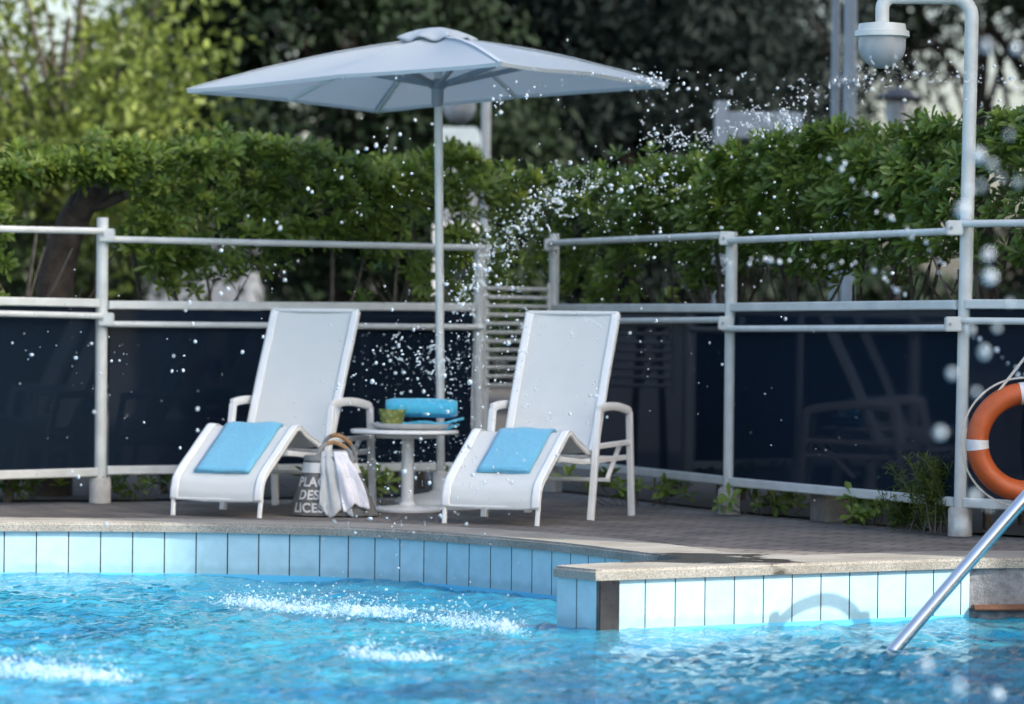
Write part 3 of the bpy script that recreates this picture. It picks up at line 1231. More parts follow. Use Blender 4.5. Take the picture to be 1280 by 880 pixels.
# rolled towel on a folded one
rc = at(527, 513, TB.y + 0.03)
zb = ZT + 0.012
ft = BM()
for layer in range(3):
    g_ = []
    for i in range(13):
        row = []
        for j in range(7):
            x = -0.19 + 0.40 * i / 12
            y = -0.085 + 0.17 * j / 6
            z = layer * 0.012 + 0.005 * noise.noise((x * 9, y * 9, layer * 3.0)) + (0.030 * max(0, (x - 0.10) / 0.11) ** 2 * (0.4 + 0.3 * layer)) + 0.006 * math.sin(x * 38 + layer)
            row.append(ft.verts.new((rc.x + x + 0.012 * layer * (i / 12), rc.y + y, zb + 0.008 + z)))
        g_.append(row)
    for A, B in zip(g_, g_[1:]):
        for j in range(6):
            ft.faces.new((A[j], A[j + 1], B[j + 1], B[j]))
o = link('folded_towel', ft, TERRY2, None, True, 80)
md = o.modifiers.new('thickness', 'SOLIDIFY')
md.thickness = 0.011
tag(o, 'flat turquoise towel lying under the rolled towel on the tray', 'towel')
rl = BM()
prof = []
R0 = 0.062
for k in range(0, 86):
    a = k / 85 * 2 * math.pi * 3.6
    r = 0.012 + (R0 - 0.012) * k / 85
    prof.append((r * math.cos(a), r * math.sin(a)))
g_ = []
nseg = 14
for i in range(nseg + 1):
    f = i / nseg
    x = -0.20 + 0.40 * f
    e = 1 - 0.20 * (abs(2 * f - 1) ** 8)
    row = []
    for k, (a, b) in enumerate(prof):
        wob = 1 + 0.14 * noise.noise((x * 5, a * 9, b * 9)) + 0.05 * noise.noise((x * 18, a * 25, b * 25))
        row.append(rl.verts.new((rc.x + x - 0.01 * (k / 85) * 0, rc.y + a * e * wob, zb + 0.045 + R0 + b * e * wob)))
    g_.append(row)
for A, B in zip(g_, g_[1:]):
    for j in range(len(prof) - 1):
        rl.faces.new((A[j], A[j + 1], B[j + 1], B[j]))
o = link('rolled_towel', rl, TERRY2, None, True, 80)
md = o.modifiers.new('thickness', 'SOLIDIFY')
md.thickness = 0.008
tag(o, 'turquoise bath towel rolled up on the tray', 'towel')

# ------------------------------------------------------------------ tote bag and draped cloth
BG = onz(418, 645)
BG = Vector((BG.x, BG.y + 0.13, 0))
bag = empty('tote_bag', BG, label='grey canvas beach tote with white lettering beside the left lounger', cat='bag')
BH = 0.315


def bag_r(z):
    f = z / BH
    return 0.240 - 0.110 * f ** 1.1, 0.125 - 0.035 * f


def bag_pt(ang, z, out=0.0):
    """ang 0 faces the camera; positive to the right"""
    rx, ry = bag_r(z)
    k = 1 + 0.10 * noise.noise((math.sin(ang) * 1.6, math.cos(ang) * 1.6, z * 7)) * min(1, z / 0.1 + 0.3)
    lean = 0.0 - 0.035 * z / BH
    sx = math.copysign(abs(math.sin(ang)) ** 0.8, math.sin(ang))
    sy = math.copysign(abs(math.cos(ang)) ** 0.8, math.cos(ang))
    return Vector(((rx * k + out) * sx + lean, -(ry * k + out) * sy, z))


def bag_strip(name, z0, z1, m, parent, out=0.0, floor=False, nz=14, inner=False):
    bm = BM()
    rows = []
    for i in range(nz + 1):
        z = z0 + (z1 - z0) * i / nz
        rows.append([bm.verts.new(bag_pt(2 * math.pi * k / 56, z, out)) for k in range(56)])
    for A, B in zip(rows, rows[1:]):
        for k in range(56):
            bm.faces.new((A[k], A[(k + 1) % 56], B[(k + 1) % 56], B[k]))
    if floor:
        bm.faces.new(rows[0])
    o = link(name, bm, m, parent, True, 60)
    return o


bb = bag_strip('body', 0.0, BH, BAGM, bag, 0, True)
md = bb.modifiers.new('thickness', 'SOLIDIFY')
md.thickness = 0.006
bag_strip('top_band', BH - 0.085, BH - 0.03, LETTER, bag, 0.003, nz=3)
bag_strip('rim', BH - 0.018, BH + 0.006, BAGDARK, bag, 0.004, nz=2)


def bag_text(txt, z, size, a0):
    cu = bpy.data.curves.new('lettering', 'FONT')
    cu.body = txt
    cu.size = size
    cu.offset = 0.0022
    cu.space_character = 1.06
    tmp = bpy.data.objects.new('lettering_tmp', cu)
    COL.objects.link(tmp)
    dg = bpy.context.evaluated_depsgraph_get()
    me = bpy.data.meshes.new_from_object(tmp.evaluated_get(dg))
    bpy.data.objects.remove(tmp)
    b2 = BM()
    b2.from_mesh(me)
    bpy.data.meshes.remove(me)
    bmesh.ops.triangulate(b2, faces=b2.faces)
    bmesh.ops.subdivide_edges(b2, edges=[e for e in b2.edges if e.calc_length() > 0.02], cuts=2)
    # walk round the bag by arc length from a0
    tab = [(a0, 0.0)]
    a = a0
    while a < a0 + 2.4:
        p, q = bag_pt(a, z), bag_pt(a + 0.01, z)
        tab.append((a + 0.01, tab[-1][1] + (q - p).length))
        a += 0.01
    ls = np.array([t[1] for t in tab])
    aa = np.array([t[0] for t in tab])
    for v in b2.verts:
        ang = float(np.interp(v.co.x, ls, aa))
        v.co = bag_pt(ang, z + v.co.y, 0.0045)
    return link('lettering', b2, LETTER, bag)


bag_text('PLACE', 0.158, 0.070, -1.22)
bag_text('DES', 0.088, 0.070, -0.98)
bag_text('LICES', 0.018, 0.070, -1.12)
for yo, hh, x0, x1 in ((-0.075, 0.085, -0.10, 0.085), (0.07, 0.125, -0.09, 0.10)):
    bm = BM()
    pts = smooth_path([(x0, yo, BH - 0.10), (x0 + 0.005, yo, BH + 0.01), (x0 + 0.035, yo * 0.8, BH + hh * 0.75), ((x0 + x1) / 2, yo * 0.6, BH + hh * 0.93), (x1 - 0.03, yo * 0.8, BH + hh * 0.6), (x1, yo, BH + 0.01), (x1 + 0.01, yo, BH - 0.10)], 6)
    sweep(bm, pts, rect(0.022, 0.006, 0.002), upv=(0, 1, 0))
    h = link('handle', bm, BAGDARK, bag, True, 60)
    bm = BM()
    sweep(bm, pts[14:26], rect(0.024, 0.011, 0.003), upv=(0, 1, 0))
    link('leather_grip', bm, TAN, h, True, 60)

# cloths draped over the bag's rim
def drape(name, a0, a1, m, label, zend, seed, out0):
    bm = BM()
    nu, nv = 44, 30
    rows = []
    for i in range(nu + 1):
        f = i / nu
        a = a0 + (a1 - a0) * f
        row = []
        zb_ = zend + 0.035 * noise.noise((f * 3, seed, 0)) + 0.02 * math.sin(f * 9 + seed)
        for j in range(nv + 1):
            t = j / nv
            if t < 0.18:
                q = bag_pt(a, BH, 0)
                inn = (0.18 - t) / 0.18
                p = Vector((q.x * (1 - 0.35 * inn), q.y * (1 - 0.6 * inn), BH + 0.022 - 0.05 * inn * inn + 0.012))
            else:
                s = (t - 0.18) / 0.82
                z = BH + 0.02 + (zb_ - BH - 0.02) * s
                fold = (0.009 * math.sin(f * 13 + seed + 2.5 * noise.noise((f * 2, s * 1.5, seed))) + 0.018 * noise.noise((f * 3.5, s * 2.2, seed)) + 0.006 * noise.noise((f * 9, s * 8, seed))) * (0.35 + s)
                p = bag_pt(a, max(min(z, BH), 0.0), out0 + 0.020 * min(1, s * 3) + fold)
                p.z = z
            row.append(bm.verts.new(BG + p))
        rows.append(row)
    for A, B in zip(rows, rows[1:]):
        for j in range(nv):
            bm.faces.new((A[j], A[j + 1], B[j + 1], B[j]))
    o = link(name, bm, m, None, True, 85)
    md = o.modifiers.new('thickness', 'SOLIDIFY')
    md.thickness = 0.004
    return tag(o, label, 'cloth')


drape('draped_cloth', -0.22, 0.30, GREYLINEN, 'pale grey cloth hanging down the front of the tote bag', 0.02, 1.7, 0.0)
drape('draped_cloth', 0.14, 0.86, LINEN, 'crumpled white cloth hanging over the right side of the tote bag', 0.055, 4.2, 0.008)

# ------------------------------------------------------------------ parasol
UB = onz(551, 634)
UX = at(547, 110, UB.y).x
um = empty('parasol', (UB.x, UB.y, 0), label='square white canvas parasol with grey ribs over the loungers', cat='parasol')
apex = Vector((UX - UB.x, 0, at(547, 46, UB.y).z))
cN = at(626, 78, 19.56) - Vector((UB.x, UB.y, 0))
cR = at(836, 105, 21.25) - Vector((UB.x, UB.y, 0))
cF = at(470, 137, 22.3) - Vector((UB.x, UB.y, 0))
cL = at(233, 112, 20.6) - Vector((UB.x, UB.y, 0))
corners = [cN, cR, cF, cL]
bm = BM()
tube(bm, [(0, 0, 0.03), (apex.x * 0.6, 0, apex.z * 0.6), (apex.x, 0, apex.z - 0.03)], 0.024, 16)
link('pole', bm, RAIL, um, True)
bm = BM()
lathe(bm, [(0.0, -0.004), (0.26, -0.004), (0.265, 0.03), (0.24, 0.055), (0.07, 0.085), (0.05, 0.10), (0.045, 0.2), (0.03, 0.205)], (0, 0, 0), 36)
link('base', bm, WHITE, um, True)
ring = []
for k in range(4):
    a, b = corners[k], corners[(k + 1) % 4]
    ring += [a, (a + b) / 2 + ((a + b) / 2 - apex) * 0.0 + Vector((0, 0, 0.012))]
bm = BM()
NT, NS = 12, 6
rows = []
for k in range(8):
    a, b = ring[k], ring[(k + 1) % 8]
    for s in range(NS):
        f = s / NS
        e = a.lerp(b, f)
        sagf = math.sin(math.pi * f)
        mid_in = (apex - e)
        e = e + mid_in * 0.02 * sagf
        row = []
        for t in range(1, NT + 1):
            g2 = t / NT
            p = apex.lerp(e, g2)
            p.z += 0.004 * noise.noise((p.x * 4, p.y * 4, 2.0)) + 0.035 * math.sin(math.pi * g2) * (1 - 0.9 * sagf) - 0.026 * sagf * math.sin(math.pi * min(1, g2 * 0.9))
            row.append(bm.verts.new(p))
        rows.append(row)
ap = bm.verts.new(apex + Vector((0, 0, 0.0)))
for i in range(len(rows)):
    A, B = rows[i], rows[(i + 1) % len(rows)]
    bm.faces.new((ap, A[0], B[0]))
    for t in range(NT - 1):
        bm.faces.new((A[t], A[t + 1], B[t + 1], B[t]))
# turned-down hem
hem = []
for r in rows:
    v = r[-1]
    hem.append(bm.verts.new(v.co + Vector((0, 0, -0.022)) + (apex - v.co).normalized() * 0.006))
for i in range(len(rows)):
    bm.faces.new((rows[i][-1], hem[i], hem[(i + 1) % len(hem)], rows[(i + 1) % len(rows)][-1]))


def canvas_mat():
    m, N, L, p = nmat('parasol canvas through-lit')
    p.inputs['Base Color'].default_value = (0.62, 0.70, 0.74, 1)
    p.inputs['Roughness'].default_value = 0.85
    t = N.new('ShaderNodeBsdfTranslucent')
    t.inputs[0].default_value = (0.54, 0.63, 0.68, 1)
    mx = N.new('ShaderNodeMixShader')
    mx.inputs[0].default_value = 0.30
    L.new(p.outputs[0], mx.inputs[1])
    L.new(t.outputs[0], mx.inputs[2])
    L.new(mx.outputs[0], N['Material Output'].inputs['Surface'])
    return m


CANV = canvas_mat()
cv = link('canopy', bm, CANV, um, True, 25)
for k in range(0, 8, 2):
    bm = BM()
    pts = []
    for q in range(2, 41):
        g2 = q / 40
        p = apex.lerp(ring[k] + (apex - ring[k]) * 0.0, g2)
        p.z += 0.035 * math.sin(math.pi * g2) + 0.004 * noise.noise((p.x * 4, p.y * 4, 2.0)) + 0.0025
        pts.append(p)
    sweep(bm, pts, rect(0.030, 0.004, 0.001), upv=(0, 0, 1))
    link('seam', bm, CANVAS, cv)
# vent cap with wavy edge
bm = BM()
n = 64
rings_ = []
for fr_k, dz in ((0.035, 0.050), (0.085, 0.036), (0.125, 0.014), (0.150, -0.006), (0.163, -0.022)):
    rg_ = []
    for k in range(n):
        f = k / n * 8
        i = int(f)
        e = ring[i].lerp(ring[(i + 1) % 8], f - i)
        dirv = (e - apex)
        dirv = Vector((dirv.x, dirv.y, 0)).normalized() * (0.55 * dirv.length + 0.6)
        wv = (fr_k / 0.163) ** 4
        rg_.append(bm.verts.new(apex + dirv * fr_k * (1 + 0.05 * wv * math.cos(k / n * 2 * math.pi * 8)) + Vector((0, 0, dz + wv * 0.014 * math.cos(k / n * 2 * math.pi * 8)))))
    rings_.append(rg_)
cvt = bm.verts.new(apex + Vector((0, 0, 0.054)))
for k in range(n):
    bm.faces.new((cvt, rings_[0][k], rings_[0][(k + 1) % n]))
    for A, B in zip(rings_, rings_[1:]):
        bm.faces.new((A[k], B[k], B[(k + 1) % n], A[(k + 1) % n]))
o = link('vent', bm, CANV, cv, True, 60)
md = o.modifiers.new('thickness', 'SOLIDIFY')
md.thickness = 0.006
bm = BM()
zr = at(547, 112, UB.y).z
lathe(bm, [(0.026, -0.10), (0.034, -0.07), (0.036, 0.0), (0.06, 0.02), (0.06, 0.045), (0.03, 0.05), (0.026, 0.06)], (apex.x, 0, zr), 20)
link('hub', bm, GREYMETAL, um, True)
for k in range(8):
    e = ring[k]
    d = e - apex
    bm = BM()
    pts = []
    for t in (0.03, 0.35, 0.65, 0.97):
        p = apex + d * t
        p.z += 0.035 * math.sin(math.pi * t) - 0.022 - (0.004 if t > 0.9 else 0)
        pts.append(p)
    sweep(bm, pts, rect(0.018, 0.026, 0.003), upv=(0, 0, 1))
    rb = link('rib', bm, WHITE, um)
    bm = BM()
    s0 = Vector((apex.x, 0, zr + 0.03)) + Vector((d.x, d.y, 0)).normalized() * 0.05
    s1 = apex + d * (0.50 if k % 2 == 0 else 0.55)
    s1.z += 0.0
    sweep(bm, [s0, s1], rect(0.022, 0.030, 0.004), upv=(0, 0, 1))
    st = link('strut', bm, GREYMETAL, rb)

um_shade = copy_tree(um)
um_shade.location = (4.75, 12.1, -0.008)
um_shade.scale = (1.6, 1.6, 1.1)
tag(um, group='white square parasols by the pool')
tag(um_shade, 'unseen white square parasol added on the near right deck to shade the pool', None, 'white square parasols by the pool')

# ------------------------------------------------------------------ lifebuoy
LBC = at(1283, 553, 18.32)
R1 = 0.245
r1 = 0.073
lb = empty('lifebuoy', LBC, label='orange ring lifebuoy with white bands hanging by the lamp post', cat='lifebuoy')
bm = BM()
ringpts = [(R1 * math.cos(2 * math.pi * k / 64), 0, R1 * math.sin(2 * math.pi * k / 64)) for k in range(64)]
sec = [(r1 * math.cos(2 * math.pi * k / 18), 0.75 * r1 * math.sin(2 * math.pi * k / 18)) for k in range(18)]
sweep(bm, ringpts, [(b_, a_) for a_, b_ in sec], closed=True, upv=(0, 1, 0))
rg = link('ring', bm, ORANGE, lb, True, 60)
for q in range(4):
    a0 = math.radians(q * 90 + 3)
    bm = BM()
    pts = [(R1 * math.cos(a0 + t), 0, R1 * math.sin(a0 + t)) for t in np.linspace(-0.10, 0.10, 7)]
    sweep(bm, pts, [(b_ * 1.03, a_ * 1.03) for a_, b_ in sec], upv=(0, 1, 0))
    link('band', bm, BAND, lb, True, 60)
bm = BM()
pts = []
for k in range(96):
    a = 2 * math.pi * k / 96
    rr = R1 + r1 + 0.005 + 0.004 * abs(math.sin(2 * (a - math.radians(3))))
    pts.append((rr * math.cos(a), -0.01, rr * math.sin(a)))
tube(bm, pts, 0.0055, 6, closed=True)
w0 = at(1246, 492, 18.30) - LBC
w1 = at(1310, 410, 18.36) - LBC
tube(bm, [w0, w1, w1 + Vector((0.02, 0.0, 0.15))], 0.007, 6)
link('rope', bm, ROPE, lb, True)

# ------------------------------------------------------------------ stainless handrails
hr_a = onz(1128, 800, DEPTH_W)
dh = hr_a.y
h0 = at(1105, 827, dh)
h1 = at(1280, 624, dh + 0.1)
d = (h1 - h0)
h2 = h1 + d * 0.16
top = h2 + Vector((0.20, 0.05, 0.07))
hp = smooth_path([h0 - d * 0.3, h0, h1, h2 + Vector((0.02, 0, 0.005)), top, top + Vector((0.16, 0.1, -0.05)), top + Vector((0.22, 0.14, -0.25)), top + Vector((0.22, 0.16, -0.9))], 8)
bm = BM()
tube(bm, hp, 0.0275, 16)
o = link('handrail', bm, STEEL, None, True, 60)
tag(o, 'polished steel pool handrail slanting down into the water by the lifebuoy', 'handrail', 'steel pool handrails')
# the ladder's other rail, just outside the frame: its arch throws the ring-shaped shadow on the tiles
tanE = math.tan(SUN_E)
fa, fb = inset[iB + 1], inset[stop]


def face_pt(px, py):
    r = ray(px, py)
    A, B = fa, fb
    nn = Vector((-(B - A).y, (B - A).x))
    t = nn.dot(A) / nn.dot(Vector((r.x, r.y)))
    return Vector((0, 0, EYE)) + r * t


arch = [(966, 805), (976, 780), (991, 763), (1012, 752), (1035, 748), (1054, 753), (1068, 764), (1077, 780), (1084, 805)]
pts = [face_pt(*q) for q in arch]
m_ = 1.42
pts = [p + Vector((SUN_A.x * m_, SUN_A.y * m_, tanE * m_)) for p in pts]
pts = [pts[0] + Vector((0, 0, -1.4))] + pts + [pts[-1] + Vector((0, 0, -1.4))]
bm = BM()
tube(bm, smooth_path(pts, 6), 0.023, 14)
o = link('handrail', bm, STEEL, None, True, 60)
tag(o, 'arched steel ladder rail whose shadow falls on the pale tiles', 'handrail', 'steel pool handrails')

# ------------------------------------------------------------------ foliage
def rot_frames(axis, rng):
    """orthonormal frames (n,3,3) with columns u,v,axis"""
    n = len(axis)
    ref = np.where(np.abs(axis[:, 2:3]) < 0.9, np.array([[0, 0, 1.0]]), np.array([[1.0, 0, 0]]))
    u = np.cross(ref, axis)
    u /= np.linalg.norm(u, axis=1, keepdims=True)
    v = np.cross(axis, u)
    ph = rng.uniform(0, 2 * math.pi, n)[:, None]
    return np.cos(ph) * u + np.sin(ph) * v, -np.sin(ph) * u + np.cos(ph) * v


def leaves(base, direc, side, length, width, fold, droop):
    """one folded two-quad blade per row; returns verts (6n,3), faces (2n,4)"""
    n = len(base)
    nrm = np.cross(direc, side)
    L_ = length[:, None]
    Wd = width[:, None]
    dn = np.array([[0, 0, -1.0]]) * (droop * length)[:, None]
    b = base
    l1 = base + direc * L_ * 0.40 + side * Wd * 0.32 + nrm * Wd * fold
    r1_ = base + direc * L_ * 0.40 - side * Wd * 0.32 + nrm * Wd * fold
    l2 = base + direc * L_ * 0.78 + side * Wd * 0.46 + nrm * Wd * fold + dn * 0.5
    r2 = base + direc * L_ * 0.78 - side * Wd * 0.46 + nrm * Wd * fold + dn * 0.5
    t = base + direc * L_ + dn
    V = np.stack([b, r1_, r2, t, l2, l1], 1).reshape(-1, 3)
    k = np.arange(n)[:, None] * 6
    F = np.concatenate([k + np.array([[0, 1, 2, 3]]), k + np.array([[0, 3, 4, 5]])], 1).reshape(-1, 4)
    return V, F


def rosettes(cen, axis, rng, nl=9, length=0.088, width=0.028, spread=0.9):
    n = len(cen)
    u, v = rot_frames(axis, rng)
    B, D, Sd, T = [], [], [], []
    rt_ = rng.uniform(0, 1, n)
    for k in range(nl):
        a = k * 2.399 + rng.uniform(-0.3, 0.3, n)
        el = (0.25 + 0.9 * k / nl) * spread + rng.uniform(-0.15, 0.15, n)      # outer leaves lie flat, inner ones stand
        out = np.cos(a)[:, None] * u + np.sin(a)[:, None] * v
        tan = -np.sin(a)[:, None] * u + np.cos(a)[:, None] * v
        d_ = np.cos(el)[:, None] * out + np.sin(el)[:, None] * axis
        B.append(cen + axis * 0.012 * k / nl)
        D.append(d_)
        Sd.append(tan)
        T.append(np.clip(0.10 + 0.6 * rt_ + 0.25 * (k / nl) + rng.uniform(-0.15, 0.15, n), 0, 1))
    B, D, Sd, T = map(np.concatenate, (B, D, Sd, T))
    m = len(B)
    sz = np.tile(rng.uniform(0.65, 1.3, n), nl)
    V, F = leaves(B, D, Sd, length * sz * rng.uniform(0.75, 1.15, m), width * sz * rng.uniform(0.8, 1.15, m), 0.18, rng.uniform(0, 0.15, m))
    return V, F, np.repeat(T, 2)


HEDGE = leafmat('hedge leaves', (0.040, 0.098, 0.018), (0.36, 0.40, 0.06), 0.34, 0.32)
_r = next(n for n in HEDGE.node_tree.nodes if n.type == 'VALTORGB').color_ramp
_e = _r.elements.new(0.80)
_e.color = (0.245, 0.350, 0.062, 1)
_e = _r.elements.new(0.84)
_e.color = (0.12, 0.26, 0.035, 1)
HEDGE.node_tree.nodes['Principled BSDF'].inputs['Specular IOR Level'].default_value = 0.5
LIMEL = leafmat('young hedge leaves', (0.10, 0.17, 0.02), (0.30, 0.34, 0.04), 0.4, 0.4)


def hnoise(P, s, o):
    return np.array([noise.noise((p[0] * s + o, p[1] * s, p[2] * s)) for p in P])


def hedge(label, path, thick, top, low, count, seed, stems=14):
    """path: ground line of the hedge's front face; top(s), low(s): heights along it"""
    rng = np.random.default_rng(seed)
    path = [Vector(p) for p in path]
    seg = [(b - a).length for a, b in zip(path, path[1:])]
    cum = np.concatenate([[0], np.cumsum(seg)])

    def loc(s, w):
        i = min(int(np.searchsorted(cum, s, side='right')) - 1, len(seg) - 1)
        d_ = (path[i + 1] - path[i]).normalized()
        p = path[i] + d_ * (s - cum[i])
        nb = Vector((-d_.y, d_.x))
        return p + nb * w, nb
    C, A = [], []
    tries = 0
    while len(C) < count and tries < count * 8:
        tries += 1
        s = rng.uniform(0, cum[-1])
        zt, zl = top(s), low(s)
        mode = rng.uniform()
        if mode < 0.52:
            w = abs(rng.normal(0, 0.08))
            f = 1 - rng.uniform() ** 1.25
        elif mode < 0.80:
            w = rng.uniform(0, thick)
            f = 1 - abs(rng.normal(0, 0.05))
        else:
            w = rng.uniform(0, thick)
            f = rng.uniform()
        z = zl + (zt - zl) * f
        w += 0.10 * (1 - f) - 0.10 * math.sin(math.pi * f)
        p, nb = loc(s, w)
        q = Vector((p.x, p.y, z))
        if f > 0.85:
            q.z += 0.14 * noise.noise((s * 2.3, seed, 1.0)) + 0.07 * noise.noise((s * 7.0, seed, 5.0)) + (rng.uniform(0.02, 0.12) if rng.uniform() < 0.08 else 0)
        bulge = 0.16 * noise.noise(q * 2.1 + Vector((seed, 0, 0))) + 0.07 * noise.noise(q * 5)
        q += Vector((-nb.x, -nb.y, 0.5)) * bulge
        if noise.noise(q * 4.2 + Vector((0, seed, 0))) < -0.28 - 0.30 * f:
            continue
        if f < 0.25 and rng.uniform() < 0.35:
            continue
        ax = Vector((-nb.x * 0.8, -nb.y * 0.8, 0.45 + 0.5 * f)) if w < thick * 0.5 else Vector((nb.x * 0.2, nb.y * 0.2, 0.9))
        ax += Vector(rng.normal(0, 0.35, 3))
        C.append(q)
        A.append(ax.normalized())
    C, A = np.array(C), np.array(A)
    t = empty('hedge', (path[0].x, path[0].y, 0), label=label, cat='hedge', group='clipped evergreen hedges')
    off = np.array([path[0].x, path[0].y, 0])
    V, F, T = rosettes(C - off, A, rng)
    # young shoots, lighter
    k = rng.choice(len(C), max(8, len(C) // 26), replace=False)
    V2, F2, T2 = rosettes(C[k] - off + A[k] * 0.06, A[k], rng, 8, 0.085, 0.028, 1.15)
    link_np('foliage', np.concatenate([V, V2]), np.concatenate([F, F2 + len(V)]), HEDGE, t, np.concatenate([T * 0.8, 0.85 + 0.15 * T2]))
    for k in range(stems):
        s = (k + rng.uniform(0.2, 0.8)) / stems * cum[-1]
        p, nb = loc(s, thick * rng.uniform(0.15, 0.8))
        zt = top(s)
        bm = BM()
        x, y = p.x - off[0], p.y - off[1]
        lx = rng.uniform(-0.35, 0.35)
        main = smooth_path([(x, y, -0.01), (x + lx * 0.2, y, 0.5), (x + lx * 0.5, y + rng.uniform(-0.08, 0.08), 1.0), (x + lx, y + rng.uniform(-0.1, 0.1), zt - 0.35)], 4)
        r0 = rng.uniform(0.016, 0.032)
        tube(bm, main, [r0 * (1 - 0.6 * i / (len(main) - 1)) for i in range(len(main))], 7)
        for q in range(4):
            i0 = int(rng.integers(4, 9))
            m0 = main[i0]
            e = m0 + Vector((rng.uniform(-0.35, 0.35), rng.uniform(-0.3, 0.2), rng.uniform(0.3, 0.6)))
            br = smooth_path([m0, m0.lerp(e, 0.5) + Vector((rng.uniform(-0.05, 0.05), 0, -0.04)), e], 4)
            tube(bm, br, [r0 * 0.5 * (1 - 0.6 * i / (len(br) - 1)) for i in range(len(br))], 5)
        link('stem', bm, STEM, t, True, 80)
    return t


def ztop_at(px, py, y):
    return at(px, py, y).z


# left run: behind the left fence; middle: behind the slatted panel; right: behind the right fence; far right
nl = Vector((-0.4, 0.9)).normalized()
hpL = [PL + Vector((-0.8, -0.1)), P125 + Vector((-0.08, 0.22)), P600 + Vector((-0.05, 0.30))]


def topL(s):
    return 1.93 + 0.06 * math.sin(s * 2.1) + 0.05 * math.sin(s * 5.3 + 1) + 0.02 * s


def lowL(s):
    if s < 2.02:
        return 1.08
    if s < 2.85:
        return 1.86
    return 1.34 + 0.12 * math.sin(s * 3.3)


hedge('clipped evergreen hedge behind the left glass fence, beside the leaning trunk', hpL, 0.85, topL, lowL, 2300, 11, 15)
hpM = [P600 + Vector((-0.15, 0.45)), P680 + Vector((0.0, 0.45)), P680 + Vector((0.45, -0.25))]
hedge('dark clipped evergreen hedge behind the slatted panel', hpM, 0.9, lambda s: 1.98 + 0.03 * math.sin(s * 6), lambda s: 0.95, 520, 23, 4)
hpR = [P680 + Vector((0.35, -0.1)), P910 + Vector((0.28, 0.16)), P1200 + Vector((0.10, 0.28))]
hedge('clipped evergreen hedge behind the right glass fence, left of the lamp post', hpR, 0.85, lambda s: 1.95 + 0.03 * s + 0.05 * math.sin(s * 3.1) + 0.03 * math.sin(s * 7), lambda s: 1.36 + 0.10 * math.sin(s * 4), 2100, 37, 14)
hpE = [P1200 + Vector((0.14, 0.24)), PR + Vector((0.1, 0.3)), PR + Vector((1.5, 0.0))]
hedge('taller evergreen hedge right of the lamp post, above the lifebuoy', hpE, 0.85, lambda s: 2.12 + 0.05 * math.sin(s * 3.1), lambda s: 1.28 + 0.12 * math.sin(s * 6), 1000, 41, 9)

# leaning pruned trunk
tk = empty('pruned_tree', (-2.75, 21.65, 0), label='thick dark leaning trunk with sawn-off limbs behind the left fence', cat='tree')
o0 = Vector((-2.75, 21.65, 0))


def loc_(px, py, d=21.75):
    return at(px, py, d) - o0


bm = BM()
main = smooth_path([loc_(62, 640), loc_(66, 470), loc_(70, 350), loc_(88, 285), loc_(112, 236)], 6)
tube(bm, [p + Vector((0, 0.01 * math.sin(i), 0)) for i, p in enumerate(main)], [0.135 - 0.055 * i / (len(main) - 1) for i in range(len(main))], 14)
link('trunk', bm, BARK, tk, True, 80)
for (qx, qy), (ex, ey), r in (((98, 268), (117, 228), 0.06), ((108, 252), (142, 230), 0.055), ((105, 262), (158, 243), 0.03)):
    bm = BM()
    A, B = loc_(qx, qy, 21.72), loc_(ex, ey, 21.6)
    tube(bm, [A, A.lerp(B, 0.5) + Vector((0, 0, -0.01)), B], [r * 1.1, r, r * 0.95], 12)
    br = link('limb', bm, BARK, tk, True, 60)
    bm = BM()
    dd = (B - A).normalized()
    tube(bm, [B + dd * 0.001, B + dd * 0.004], r * 0.85, 12)
    link('cut_end', bm, CUT, br)


